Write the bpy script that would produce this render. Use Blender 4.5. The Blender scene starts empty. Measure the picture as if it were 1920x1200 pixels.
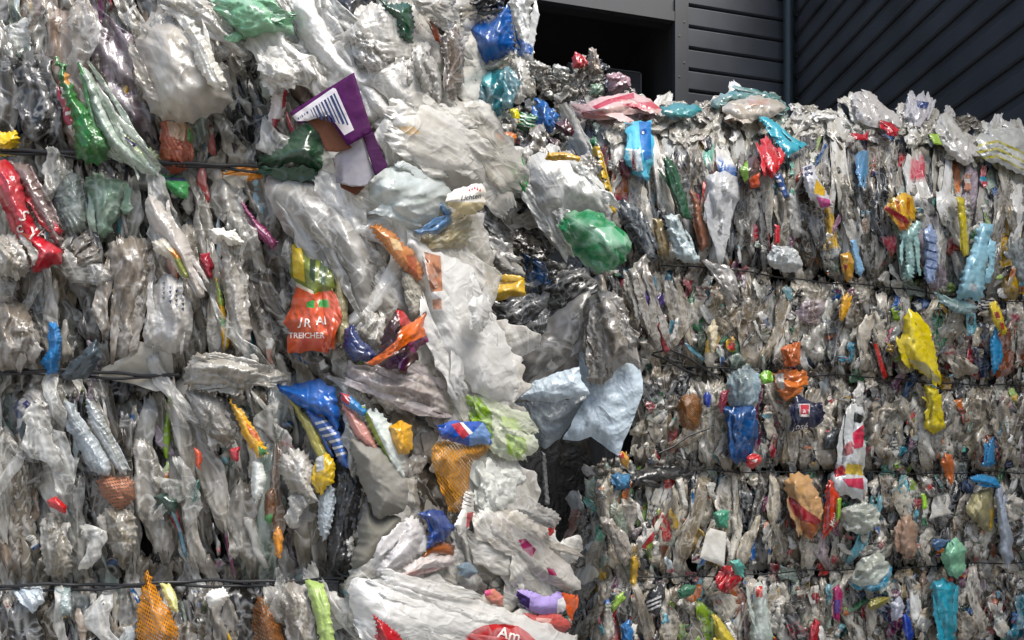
import bpy, math, random
import numpy as np
from mathutils import Vector, Matrix
from mathutils.geometry import delaunay_2d_cdt
SC = bpy.context.scene
COL = SC.collection
random.seed(7)
RNG = np.random.default_rng(11)
F = 1390.0            # focal length in photo pixels (1920 wide)
CX, HY = 960.0, 918.0 # principal column, horizon row
EYE = 1.60

def P(px, py, Y):
    px = np.asarray(px, float); py = np.asarray(py, float); Y = np.asarray(Y, float)
    return np.stack([(px - CX) / F * Y, Y + 0 * px, EYE + (HY - py) / F * Y], -1)

def hexc(h):
    v = [int(h[i:i + 2], 16) / 255 for i in (0, 2, 4)]
    return tuple((c / 12.92 if c <= .04045 else ((c + .055) / 1.055) ** 2.4) for c in v)

# ---------------------------------------------------------------- surfaces of the two bales
def YL(px, py):
    px = np.asarray(px, float); py = np.asarray(py, float)
    Y = 1.243 / (1 - (np.minimum(px, 700) - 960) / 7506.0)
    t = np.clip((px - 620) / 400, 0, 2)
    Y = Y + .42 * t ** 2 - .05 * np.exp(-((px - 740) / 120) ** 2)
    z = (HY - py) / F * Y
    for zw in (.494, .173, -.14, .81, -.45):
        Y = Y + .016 * np.exp(-((z - zw) / .022) ** 2) * (px < 640)
    return Y - .03

def YR(px, py):
    px = np.asarray(px, float); py = np.asarray(py, float)
    Y = 2.106 / (1 - (px - 960) / 4240.0)
    z = (HY - py) / F * Y
    for zw in (.678, .372, .058, -.265):
        Y = Y + .018 * np.exp(-((z - zw) / .022) ** 2)
    Y = Y + .55 * np.clip((1150 - px) / 130, 0, 1) ** 2
    Y = Y + 1.2 * np.clip(z - 1.02, 0, 1)
    return Y - .03

def surf(px, py, reg):
    if reg == 'L': return YL(px, py)
    if reg == 'R': return YR(px, py)
    return np.zeros_like(np.asarray(px, float) + np.asarray(py, float)) + float(reg)

# ---------------------------------------------------------------- materials
MATS = {}
def film(name, rough=.3, bump=.5, scale=60., trans=.18, stretch=.35, dirt=.35, opac=False, net=0., coat=0., white=.35):
    m = bpy.data.materials.new(name); m.use_nodes = True
    nt = m.node_tree; N = nt.nodes; L = nt.links
    N.clear()
    def n(t, **k):
        x = N.new(t)
        for a, b in k.items(): setattr(x, a, b)
        return x
    out = n('ShaderNodeOutputMaterial')
    at = n('ShaderNodeAttribute', attribute_name='Col')
    tc = n('ShaderNodeAttribute', attribute_name='Fuv')
    mp = n('ShaderNodeMapping'); mp.inputs['Scale'].default_value = (1, 1, stretch)
    L.new(tc.outputs['Vector'], mp.inputs['Vector'])
    no = n('ShaderNodeTexNoise'); no.inputs['Scale'].default_value = scale * .5; no.inputs['Detail'].default_value = 3
    L.new(mp.outputs[0], no.inputs['Vector'])
    ad = n('ShaderNodeMixRGB', blend_type='LINEAR_LIGHT'); ad.inputs[0].default_value = .025
    L.new(mp.outputs[0], ad.inputs[1]); L.new(no.outputs['Color'], ad.inputs[2])
    def mth(op, a, b=None, c=None):
        x = n('ShaderNodeMath', operation=op)
        for i, q in enumerate((a, b, c)):
            if q is None: continue
            if isinstance(q, (int, float)): x.inputs[i].default_value = q
            else: L.new(q, x.inputs[i])
        return x.outputs[0]
    def ridge(vec, sc, det, dist=.6):
        q = n('ShaderNodeTexNoise'); q.inputs['Scale'].default_value = sc; q.inputs['Detail'].default_value = det; q.inputs['Distortion'].default_value = dist
        L.new(vec, q.inputs['Vector'])
        return mth('SUBTRACT', 1.0, mth('ABSOLUTE', mth('MULTIPLY_ADD', q.outputs[0], 4.0, -2.0)))   # sharp crests
    mp2 = n('ShaderNodeMapping'); mp2.inputs['Rotation'].default_value = (.5, .9, .4); L.new(tc.outputs['Vector'], mp2.inputs['Vector'])
    r1 = ridge(mp.outputs[0], scale * .38, 2.0); r2 = ridge(mp2.outputs[0], scale * .42, 2.5, .9); r3 = ridge(mp.outputs[0], scale * 1.3, 2.0, .4)
    v2 = n('ShaderNodeTexVoronoi', feature='F1'); v2.inputs['Scale'].default_value = scale * .8
    L.new(ad.outputs[0], v2.inputs['Vector'])
    h = mth('ADD', mth('MULTIPLY', r1, .55), mth('MULTIPLY', r2, .45))
    h = mth('ADD', h, mth('MULTIPLY', r3, .16)); h = mth('ADD', h, mth('MULTIPLY', v2.outputs['Distance'], .45))
    bp = n('ShaderNodeBump'); bp.inputs['Strength'].default_value = bump; bp.inputs['Distance'].default_value = .30 / scale
    L.new(h, bp.inputs['Height'])
    # dirt: its own patches
    nd = n('ShaderNodeTexNoise'); nd.inputs['Scale'].default_value = 16; nd.inputs['Detail'].default_value = 7; nd.inputs['Roughness'].default_value = .65
    L.new(mp.outputs[0], nd.inputs['Vector'])
    rp = n('ShaderNodeValToRGB'); rp.color_ramp.elements[0].position = .38; rp.color_ramp.elements[1].position = .66
    rp.color_ramp.elements[0].color = (1 - dirt, 1 - dirt * 1.08, 1 - dirt * 1.26, 1); rp.color_ramp.elements[1].color = (1, 1, 1, 1)
    L.new(nd.outputs[0], rp.inputs[0])
    mu = n('ShaderNodeMixRGB', blend_type='MULTIPLY'); mu.inputs[0].default_value = 1
    L.new(at.outputs['Color'], mu.inputs[1]); L.new(rp.outputs[0], mu.inputs[2])
    # stress whitening along creases
    cr = mth('MAXIMUM', mth('MULTIPLY_ADD', mth('MAXIMUM', r1, r2), 4.0, -3.0), 0.0)
    wf = mth('MULTIPLY', cr, white)
    mw = n('ShaderNodeMixRGB'); L.new(wf, mw.inputs[0]); L.new(mu.outputs[0], mw.inputs[1])
    mw.inputs[2].default_value = (.78, .78, .77, 1)
    col = mw.outputs[0]
    if white <= 0: col = mu.outputs[0]
    b = n('ShaderNodeBsdfPrincipled')
    L.new(col, b.inputs['Base Color']); b.inputs['Roughness'].default_value = rough
    b.inputs['Specular IOR Level'].default_value = .2 if name == 'card' else .55
    b.inputs['Coat Weight'].default_value = coat; b.inputs['Coat Roughness'].default_value = .15
    L.new(bp.outputs[0], b.inputs['Normal'])
    tr = n('ShaderNodeBsdfTranslucent'); L.new(col, tr.inputs['Color']); L.new(bp.outputs[0], tr.inputs['Normal'])
    mx = n('ShaderNodeMixShader'); mx.inputs[0].default_value = trans
    L.new(b.outputs[0], mx.inputs[1]); L.new(tr.outputs[0], mx.inputs[2])
    last = mx.outputs[0]
    if not opac:
        lw = n('ShaderNodeLayerWeight'); lw.inputs['Blend'].default_value = .35; L.new(bp.outputs[0], lw.inputs['Normal'])
        op = mth('ADD', at.outputs['Alpha'], mth('MULTIPLY', mth('SUBTRACT', 1.0, at.outputs['Alpha']), lw.outputs['Facing']))
        op = mth('ADD', op, mth('MULTIPLY', mth('SUBTRACT', nd.outputs[0], .5), .5)); 
        sub = n('ShaderNodeMath', operation='MULTIPLY_ADD', use_clamp=True); L.new(cr, sub.inputs[0]); sub.inputs[1].default_value = .35; L.new(op, sub.inputs[2])
        # fully opaque film stays opaque
        fin = n('ShaderNodeMixRGB'); L.new(mth('GREATER_THAN', at.outputs['Alpha'], .98), fin.inputs[0]); L.new(sub.outputs[0], fin.inputs[1]); fin.inputs[2].default_value = (1, 1, 1, 1)
        tp = n('ShaderNodeBsdfTransparent'); tp.inputs[0].default_value = (.93, .93, .92, 1)
        m2 = n('ShaderNodeMixShader'); L.new(fin.outputs[0], m2.inputs[0]); L.new(tp.outputs[0], m2.inputs[1]); L.new(last, m2.inputs[2])
        last = m2.outputs[0]
    if net > 0:   # woven produce net: holes between threads
        w1 = n('ShaderNodeTexWave', wave_type='BANDS', bands_direction='DIAGONAL'); w1.inputs['Scale'].default_value = net; w1.inputs['Distortion'].default_value = 1.2
        w2 = n('ShaderNodeTexWave', wave_type='BANDS', bands_direction='X'); w2.inputs['Scale'].default_value = net * 1.3; w2.inputs['Distortion'].default_value = 1.2
        L.new(tc.outputs['Vector'], w1.inputs[0]); L.new(tc.outputs['Vector'], w2.inputs[0])
        g = mth('GREATER_THAN', mth('MAXIMUM', w1.outputs['Fac'], w2.outputs['Fac']), .52)
        tp = n('ShaderNodeBsdfTransparent')
        m3 = n('ShaderNodeMixShader'); L.new(g, m3.inputs[0]); L.new(tp.outputs[0], m3.inputs[1]); L.new(last, m3.inputs[2]); last = m3.outputs[0]
    L.new(last, out.inputs[0])
    m.cycles.use_bump_map_correction = True if hasattr(m.cycles, 'use_bump_map_correction') else None
    MATS[name] = m
    return m

film('clear_film', rough=.22, bump=.55, scale=60, trans=.22, dirt=.42, white=.3, coat=.35, stretch=.2)
film('fine_film', rough=.27, bump=.6, scale=75, trans=.12, dirt=.5, white=.25, stretch=.22, coat=.2)
film('print_film', rough=.28, bump=.4, scale=42, trans=.05, dirt=.3, opac=True, white=.06, coat=.3, stretch=.4)
film('white_film', rough=.24, bump=.6, scale=50, trans=.3, dirt=.1, white=.35, stretch=.25, coat=.4)
film('sheet_film', rough=.34, bump=1.0, scale=30, trans=.12, dirt=.1, opac=True, white=.1, stretch=.8, coat=.2)
film('foil', rough=.22, bump=.8, scale=60, trans=0, dirt=.2, opac=True, white=.1, stretch=.8, coat=.4)
film('card', rough=.75, bump=.25, scale=24, trans=0, dirt=.3, opac=True, white=0, stretch=1)
film('smooth_film', rough=.2, bump=.5, scale=24, trans=.25, dirt=.22, white=.3, coat=.5, stretch=.3)
film('net', rough=.45, bump=.6, scale=60, trans=.2, dirt=.3, opac=True, white=0, net=90)
film('core_film', rough=.5, bump=1, scale=30, trans=0, dirt=.5, opac=True, white=0)
film('ink', rough=.4, bump=.1, scale=50, trans=0, dirt=.15, opac=True, white=0)

def plain(name, c, rough=.6, metal=0., noise=0., nscale=8., bump=0., spec=.5):
    m = bpy.data.materials.new(name); m.use_nodes = True
    nt = m.node_tree; b = nt.nodes['Principled BSDF']
    b.inputs['Base Color'].default_value = (*c, 1); b.inputs['Roughness'].default_value = rough
    b.inputs['Metallic'].default_value = metal; b.inputs['Specular IOR Level'].default_value = spec
    if noise > 0:
        tc = nt.nodes.new('ShaderNodeTexCoord'); no = nt.nodes.new('ShaderNodeTexNoise')
        no.inputs['Scale'].default_value = nscale; no.inputs['Detail'].default_value = 8
        nt.links.new(tc.outputs['Object'], no.inputs['Vector'])
        rp = nt.nodes.new('ShaderNodeValToRGB')
        rp.color_ramp.elements[0].position = .3; rp.color_ramp.elements[1].position = .7
        rp.color_ramp.elements[0].color = (*[x * (1 - noise) for x in c], 1); rp.color_ramp.elements[1].color = (*[min(1, x * (1 + noise)) for x in c], 1)
        nt.links.new(no.outputs[0], rp.inputs[0]); nt.links.new(rp.outputs[0], b.inputs['Base Color'])
        if bump > 0:
            bp = nt.nodes.new('ShaderNodeBump'); bp.inputs['Strength'].default_value = bump; bp.inputs['Distance'].default_value = .01
            nt.links.new(no.outputs[0], bp.inputs['Height']); nt.links.new(bp.outputs[0], b.inputs['Normal'])
    MATS[name] = m
    return m

# ---------------------------------------------------------------- mesh helpers
def mesh_obj(name, V, Fc, cols, mat, parent=None, label=None, cat=None, group=None, kind=None, smooth=True, origin='center', corner=None, fuv=None):
    """V (n,3) world, Fc: list/array of faces, cols (n,4) per point or corner colours"""
    V = np.asarray(V, float)
    o0 = V.mean(0) if origin == 'center' else np.zeros(3)
    if parent is not None:
        base = np.array(parent_world(parent)); loc = o0 - base
    else: loc = o0
    me = bpy.data.meshes.new(name)
    me.vertices.add(len(V)); me.vertices.foreach_set('co', (V - o0).astype(np.float32).ravel())
    Fa = np.asarray(Fc, dtype=np.int32)
    k = Fa.shape[1]
    me.loops.add(Fa.size); me.loops.foreach_set('vertex_index', Fa.ravel())
    me.polygons.add(len(Fa)); me.polygons.foreach_set('loop_start', np.arange(0, Fa.size, k, dtype=np.int32))
    try: me.polygons.foreach_set('loop_total', np.full(len(Fa), k, dtype=np.int32))
    except Exception: pass
    me.polygons.foreach_set('use_smooth', np.full(len(Fa), smooth))
    me.update(calc_edges=True)
    if corner is not None:
        a = me.color_attributes.new('Col', 'FLOAT_COLOR', 'CORNER'); a.data.foreach_set('color', np.asarray(corner, np.float32).ravel())
    elif cols is not None:
        cols = np.asarray(cols, np.float32)
        if cols.ndim == 1: cols = np.tile(cols, (len(V), 1))
        a = me.color_attributes.new('Col', 'FLOAT_COLOR', 'POINT'); a.data.foreach_set('color', cols.ravel())
    fa = me.attributes.new('Fuv', 'FLOAT_VECTOR', 'POINT'); fa.data.foreach_set('vector', np.asarray(V if fuv is None else fuv, np.float32).ravel())
    me.materials.append(MATS[mat] if isinstance(mat, str) else mat)
    o = bpy.data.objects.new(name, me); COL.objects.link(o)
    o.location = loc
    if parent is not None: o.parent = parent
    tag(o, label, cat, group, kind)
    return o

def parent_world(o):
    p = np.array(o.location)
    while o.parent: o = o.parent; p = p + np.array(o.location)
    return p

def tag(o, label=None, cat=None, group=None, kind=None):
    if label: o['label'] = label
    if cat: o['category'] = cat
    if group: o['group'] = group
    if kind: o['kind'] = kind

def empty(name, loc, label, cat, group=None):
    o = bpy.data.objects.new(name, None); COL.objects.link(o); o.location = loc; o.empty_display_size = .1
    tag(o, label, cat, group); return o

def rid(seed):
    return np.random.default_rng(seed)

def folds(a, c, r, aniso=1.0, sharp=1.0, n=8, crum=.5, ex=.8):
    """crumple height field over (a along, c across) in units of the piece's size; about -1..1"""
    h = np.zeros_like(a)
    wa = a + .12 * np.sin(c * r.uniform(3, 7) + r.uniform(0, 6)) 
    wc = c + .10 * np.sin(a * r.uniform(2, 5) + r.uniform(0, 6)) + .05 * np.sin(a * r.uniform(7, 13) + r.uniform(0, 6))
    for k in range(n):
        f = 1.0 * 1.5 ** k * r.uniform(.8, 1.25)
        th = r.normal(0, .22 if aniso > .5 else 1.2)
        q = (wc * math.cos(th) + wa * math.sin(th)) * f + .35 * np.sin(wa * f * .7 + r.uniform(0, 6)) + r.uniform(0, 9)
        s = np.abs(((q) % 1.0) * 2 - 1)          # triangle: sharp both sides
        s2 = (1 - np.abs(np.sin(q * math.pi))) ** 2.2 * 1.15     # thin raised creases on flat film
        s3 = np.sin(q * 2 * math.pi) * .5 + .5
        w = (1.0 / f) ** ex
        mod = .55 + .45 * np.sin(wa * f * .9 * r.uniform(.5, 1.3) + wc * f * .4 + r.uniform(0, 6))
        pick = r.random()
        h += w * mod * (s if pick < .25 * sharp else (s2 if pick < .88 else s3))
    for k in range(int(5 * crum)):
        f = 2.2 * 1.6 ** k; th = r.uniform(0, math.pi)
        q = (wc * math.cos(th) + wa * math.sin(th)) * f + .4 * np.sin((wa * 1.3 - wc) * f * .8 + r.uniform(0, 6)) + r.uniform(0, 9)
        h += crum * .8 / f * np.abs((q % 1.0) * 2 - 1)
    return h - h.mean()

def inside(x, y, poly):
    poly = np.asarray(poly, float); n = len(poly); r = np.zeros(len(x), bool)
    j = n - 1
    for i in range(n):
        xi, yi = poly[i]; xj, yj = poly[j]
        c = ((yi > y) != (yj > y)) & (x < (xj - xi) * (y - yi) / (yj - yi + 1e-12) + xi)
        r ^= c; j = i
    return r

def dist_poly(x, y, poly):
    poly = np.asarray(poly, float); d = np.full(x.shape, 1e9)
    for i in range(len(poly)):
        a = poly[i - 1]; b = poly[i]; ab = b - a; L2 = ab @ ab + 1e-9
        t = np.clip(((x - a[0]) * ab[0] + (y - a[1]) * ab[1]) / L2, 0, 1)
        d = np.minimum(d, np.hypot(x - a[0] - t * ab[0], y - a[1] - t * ab[1]))
    return d

def chaikin(p, k=2):
    p = np.asarray(p, float)
    for _ in range(k):
        q = np.roll(p, -1, 0); p = np.stack([.75 * p + .25 * q, .25 * p + .75 * q], 1).reshape(-1, 2)
    return p

def resample(p, step):
    out = []
    for i in range(len(p)):
        a = p[i - 1]; b = p[i]; L = np.hypot(*(b - a)); m = max(1, int(L / step))
        for t in range(m): out.append(a + (b - a) * t / m)
    return np.array(out)

HEROES = []
def piece(name, cat, label, poly, col, reg=None, dz=.02, bulge=.35, crum=.5, ang=None, amp=.10, alpha=1., mat='print_film',
          prints=(), text=(), hard=False, group=None, parent=None, res=38, rag=.032, n=7, tilt=0., thick=0., aniso=1., pleats=None, soft=None):
    """one crumpled piece whose outline is given by photo coordinates, standing at its own depth in front of its bale"""
    poly = np.asarray(poly, float)
    seed = abs(hash((name, tuple(map(tuple, poly.tolist()))))) % (2 ** 31) if False else int(abs(poly.sum() * 7919 + len(label or name) * 131)) % (2 ** 31)
    r = rid(seed)
    c0 = poly.mean(0)
    if reg is None: reg = 'L' if c0[0] < 1000 else 'R'
    pts0 = poly - c0
    w_, v_ = np.linalg.eigh(np.cov(pts0.T))
    major = v_[:, 1]; minor = v_[:, 0]
    if ang is not None: major = np.array([math.sin(math.radians(ang)), math.cos(math.radians(ang))]); minor = np.array([major[1], -major[0]])
    S = max(np.ptp(pts0 @ major), 1); Wd = max(np.ptp(pts0 @ minor), 1)
    size = math.sqrt(S * Wd)
    step = max(1.7, size / res)
    if soft is None: soft = 1 if size > 55 else 0
    outl = poly if (hard or not soft) else chaikin(poly, soft)
    outl = resample(outl, step * 1.2)
    if not hard:
        nn = len(outl); tt = np.arange(nn) / nn * 2 * math.pi
        tg = np.roll(outl, -1, 0) - np.roll(outl, 1, 0); tg /= np.hypot(tg[:, 0], tg[:, 1])[:, None] + 1e-9
        nrm = np.stack([tg[:, 1], -tg[:, 0]], -1)
        w_r = np.zeros(nn)
        for k in (3, 5, 8, 13, 21, 34):
            w_r += np.sin(tt * k * r.uniform(.9, 1.1) + r.uniform(0, 6)) * (1 / k) ** .55 * r.uniform(.4, 1.3)
        w_r = np.where(w_r > 0, w_r * .6, w_r * 1.1) + np.abs(np.sin(tt * r.integers(9, 17))) ** 6 * r.uniform(0, 1.4)
        big = (np.abs(outl - c0) @ np.abs(major)) / S
        outl = outl + nrm * (w_r * min(size, 90) * rag * 1.6)[:, None] * (.5 + 1.3 * big[:, None])
    prs = [(np.asarray(q, float), c) for q, c in prints]
    x0, y0 = outl.min(0); x1, y1 = outl.max(0)
    gx, gy = np.meshgrid(np.arange(x0, x1, step), np.arange(y0, y1, step))
    gx = gx.ravel() + r.uniform(-.3, .3, gx.size) * step; gy = gy.ravel() + r.uniform(-.3, .3, gy.size) * step
    ins = inside(gx, gy, outl); gx = gx[ins]; gy = gy[ins]
    dd = dist_poly(gx, gy, outl); keep = dd > step * .45; gx = gx[keep]; gy = gy[keep]
    vs = [Vector(p) for p in outl]; ed = [(i, (i + 1) % len(outl)) for i in range(len(outl))]
    for q, c in prs:
        qq = resample(q, step * 1.5); b = len(vs)
        vs += [Vector(p) for p in qq]; ed += [(b + i, b + (i + 1) % len(qq)) for i in range(len(qq))]
    vs += [Vector((a, b)) for a, b in zip(gx, gy)]
    cv, ce, cf, *_ = delaunay_2d_cdt(vs, ed, [], 0, 1e-4)
    V2 = np.array([(v.x, v.y) for v in cv]); T = np.array([f for f in cf if len(f) == 3], int)
    cen = V2[T].mean(1)
    T = T[inside(cen[:, 0], cen[:, 1], outl)]
    used = np.unique(T); remap = -np.ones(len(V2), int); remap[used] = np.arange(len(used)); V2 = V2[used]; T = remap[T]
    cen = V2[T].mean(1)
    m_px = float(np.mean(surf(c0[0], c0[1], reg))) / F
    Rr = Wd * .5
    rr2 = r.integers(1 << 30)
    def depth(x, y):
        d = dist_poly(x, y, outl) * np.where(inside(x, y, outl), 1, 0)
        q = np.clip(d / (Rr * .75), 0, 1)
        dome = (q * (1.6 - .6 * q)) if not hard else np.clip(q * 3, 0, 1) * .3
        pa = ((x - c0[0]) * major[0] + (y - c0[1]) * major[1]) / max(Wd, S * .5); pc = ((x - c0[0]) * minor[0] + (y - c0[1]) * minor[1]) / Wd
        h = folds(pa * 1.0, pc * 1.3, rid(rr2), aniso=aniso, n=n if hard else n + 1, crum=crum, ex=.8 if hard else .66)
        env = .75 + .25 * q
        if not hard:
            h = h * 1.0 + .22 * folds(pa * 2.6 + .3, pc * 2.9, rid(rr2 + 7), aniso=0., n=5, crum=crum)
            sink = min(.028, .30 * Wd * m_px)
            return surf(x, y, reg) - dz + sink * (1 - q) ** 2 - bulge * .4 * Wd * m_px * dome - amp * 1.5 * min(Wd, 60 + .4 * Wd) * m_px * h * env + tilt * (y - c0[1]) * m_px
        Y = surf(x, y, reg) - dz - bulge * Wd * .5 * m_px * dome - amp * Wd * m_px * h * env + tilt * (y - c0[1]) * m_px
        return Y
    # one evaluation for all so the mean subtraction agrees
    texts = []
    for t in text:
        texts.append(text_pts(*t))
    allx = np.concatenate([V2[:, 0]] + [t[0][:, 0] for t in texts]); ally = np.concatenate([V2[:, 1]] + [t[0][:, 1] for t in texts])
    D = depth(allx, ally)
    W3 = P(allx, ally, D)
    nv = len(V2)
    fcol = np.tile(np.array([*hexc(col), alpha]), (len(T), 1))
    for q, c in prs:
        i_ = inside(cen[:, 0], cen[:, 1], q)
        al = alpha if len(c) == 6 else 1.0
        fcol[i_] = [*hexc(c[:6]), max(al, .9)]
    T = T[:, ::-1]  # face the camera
    corner = np.repeat(fcol, 3, 0)
    BV = W3[:nv]
    rel = V2 - c0; o3 = rid(rr2 + 3).uniform(-5, 5, 3)
    BU = np.stack([(rel @ minor) * m_px + o3[0], 0 * rel[:, 0] + o3[1], (rel @ major) * m_px + o3[2]], -1)
    # loose pleats of the same film lying along the piece, their ends breaking its outline
    if pleats is None:
        pleats = 0 if (hard or text or mat in ('card', 'sheet_film', 'net')) else int(np.clip(2 + S * Wd / 2600, 2, 7) * (.5 if 'bag' in name and size > 60 else 1))
    if pleats:
        rp = rid(rr2 + 99); M = Mass(); lean0 = math.degrees(math.atan2(major[0], major[1]))
        if lean0 > 90: lean0 -= 180
        if lean0 < -90: lean0 += 180
        ca = (outl - c0) @ major; cc = (outl - c0) @ minor
        for j in range(pleats):
            for _ in range(20):
                off = (j + .5 + rp.uniform(-.5, .5)) / pleats * 2 - 1; c_ = cc.min() + (cc.max() - cc.min()) * (off * .5 + .5) * .9 + .05 * Wd
                near = np.abs(cc - c_) < Wd * .16
                if near.sum() > 3 and np.ptp(ca[near]) > S * .15: break
            else: continue
            lo_, hi_ = ca[near].min(), ca[near].max(); ln = (hi_ - lo_) * rp.uniform(.45, 1.0); a_ = rp.uniform(lo_ + ln / 2, hi_ - ln / 2 + 1e-6)
            wd = Wd * rp.uniform(.14, .34); ct = c0 + major * a_ + minor * c_
            nu_ = int(np.clip(wd / 1.7, 6, 24)); nv_ = int(np.clip(ln / 2.2, 8, 44))
            q0 = float(np.clip((Wd * .5 - abs(c_)) / (Wd * .375), 0, 1))
            Vq, Fq = wad_mesh(ct[0], ct[1], ln, wd, lean0 + rp.normal(0, 7), reg, dz + bulge * .4 * Wd * m_px * q0 * .75 - .010, rp, nu=nu_, nv=nv_, bulge=rp.uniform(.06, .22), amp=rp.uniform(.1, .24), crum=crum, curve=rp.normal(0, .25), taper=(rp.uniform(.1, .8), rp.uniform(.1, .8)), f_n=6)
            xs = Vq[:, 0] / Vq[:, 1] * F + CX; ys = HY - (Vq[:, 2] - EYE) / Vq[:, 1] * F
            cl = np.tile(np.array([*hexc(col), alpha], np.float32), (len(Vq), 1))
            for qq_, c in prs: cl[inside(xs, ys, qq_), :] = [*hexc(c[:6]), max(alpha, .9)]
            M.add(Vq, Fq, cl, wad_mesh.fuv)
        if M.n:
            FV = np.concatenate(M.V); FF = np.concatenate(M.F); FC = np.concatenate(M.C)
            tri = np.concatenate([FF[:, [0, 1, 2]], FF[:, [0, 2, 3]]])
            BV = np.concatenate([BV, FV]); BU = np.concatenate([BU, np.concatenate(M.U)]); corner = np.concatenate([corner, FC[tri.ravel()]]); T = np.concatenate([T, tri + nv])
    o = mesh_obj(name, BV, T, None, mat, parent=parent, label=label, cat=cat, group=group, corner=corner, fuv=BU)
    if thick:
        md = o.modifiers.new('thickness', 'SOLIDIFY'); md.thickness = thick; md.offset = 0
    k = nv
    for (pt, tf, tcol) in texts:
        w = W3[k:k + len(pt)].copy(); k += len(pt)
        cam = np.array([0, 0, EYE]); dr = cam - w; dr /= np.linalg.norm(dr, axis=1)[:, None]
        w += dr * (m_px * 2.2)
        mesh_obj('lettering', w, tf, np.array([*hexc(tcol), 1.]), 'ink', parent=o, smooth=False)
    HEROES.append(o)
    return o

def text_pts(s, x, y, size, rot, colr, shear=0.):
    """lettering outline in photo pixels: s, left end x, baseline y, cap size, rotation (deg, counter-clockwise on screen)"""
    cu = bpy.data.curves.new('t', 'FONT'); cu.body = s; cu.size = 1; cu.shear = shear; cu.resolution_u = 2; cu.offset = .015
    ob = bpy.data.objects.new('t', cu); COL.objects.link(ob)
    dg = bpy.context.evaluated_depsgraph_get(); me = bpy.data.meshes.new_from_object(ob.evaluated_get(dg))
    import bmesh
    bm = bmesh.new(); bm.from_mesh(me); bmesh.ops.triangulate(bm, faces=bm.faces)
    bmesh.ops.subdivide_edges(bm, edges=bm.edges, cuts=1, use_grid_fill=True); bmesh.ops.triangulate(bm, faces=bm.faces)
    v = np.array([p.co[:2] for p in bm.verts]); bm.verts.index_update(); f = np.array([[q.index for q in fc.verts] for fc in bm.faces], int); bm.free()
    bpy.data.objects.remove(ob); bpy.data.meshes.remove(me); bpy.data.curves.remove(cu)
    v = v * size; a = math.radians(rot)
    X = x + v[:, 0] * math.cos(a) - v[:, 1] * math.sin(a); Y = y - (v[:, 0] * math.sin(a) + v[:, 1] * math.cos(a))
    return np.stack([X, Y], -1), f, colr

def wad_mesh(cx, cy, ln, wd, lean, reg, dz, r, nu=12, nv=22, bulge=.5, amp=.13, crum=.5, curve=0., taper=(.5, .5), wrap=1.25, f_n=6):
    """a pressed, folded strip of film: half-round section, creased lengthways, ends tucked in. Returns verts, quads"""
    u = np.linspace(-1, 1, nu); v = np.linspace(0, 1, nv); U, Vv = np.meshgrid(u, v)
    prof = np.ones_like(Vv)
    t0, t1 = taper
    prof *= (t0 + (1 - t0) * np.clip(Vv / .28, 0, 1) ** .7) * (t1 + (1 - t1) * np.clip((1 - Vv) / .28, 0, 1) ** .7)
    prof *= 1 + .22 * np.sin(Vv * r.uniform(3, 8) + r.uniform(0, 6)) + .08 * np.sin(Vv * r.uniform(9, 18) + U * 2 + r.uniform(0, 6))
    edge = 1 + (np.abs(U) ** 3) * (.22 * np.sin(Vv * r.uniform(7, 22) + r.uniform(0, 6)) + .16 * np.sin(Vv * r.uniform(20, 45) + r.uniform(0, 6)) + (np.abs(U) > .95) * r.normal(0, .09, U.shape))
    th = U * math.pi / 2 * wrap
    xo = np.sin(th) * prof * wd / 2 * edge
    zo = np.cos(th) * prof * wd / 2 * bulge
    al = (Vv - .5) * ln
    al = al + r.normal(0, 1, nu)[None, :] * ln * .02 * (np.abs(Vv - .5) > .47)
    xo = xo + curve * wd * np.sin(Vv * math.pi * r.uniform(.7, 1.6)) + .12 * wd * np.sin(Vv * r.uniform(5, 10) + r.uniform(0, 6))
    h = folds(al / wd * .8, xo / wd * 1.2, r, n=f_n, crum=crum)
    endq = np.clip(np.minimum(Vv, 1 - Vv) / .12, 0, 1)
    a = math.radians(lean)
    X = cx + xo * math.cos(a) + al * math.sin(a); Yp = cy - xo * math.sin(a) + al * math.cos(a)
    base = surf(X, Yp, reg); m = base.mean() / F
    D = base - dz - (zo - (1 - endq) * wd * .35) * m - amp * wd * m * h * (.4 + .6 * endq)
    W = P(X, Yp, D).reshape(-1, 3)
    i = np.arange(nv - 1)[:, None] * nu + np.arange(nu - 1)[None, :]
    q = np.stack([i, i + nu, i + nu + 1, i + 1], -1).reshape(-1, 4)[:, ::-1]
    off = r.uniform(-5, 5, 3)
    wad_mesh.fuv = np.stack([(xo + 0 * al) * m + off[0], (zo * m * .5) + off[1], al * m + off[2]], -1).reshape(-1, 3)
    return W, q[:, ::-1]

class Mass:
    """collects many small pieces into one object"""
    def __init__(s): s.V = []; s.F = []; s.C = []; s.U = []; s.n = 0
    def add(s, V, Fq, c, u=None):
        s.V.append(V); s.U.append(V if u is None else u); s.F.append(Fq + s.n); s.C.append(np.tile(np.array(c, np.float32), (len(V), 1)) if np.ndim(c) == 1 else c); s.n += len(V)
    def build(s, name, mat, parent, **k):
        return mesh_obj(name, np.concatenate(s.V), np.concatenate(s.F), np.concatenate(s.C), mat, parent=parent, fuv=np.concatenate(s.U), **k)

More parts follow.
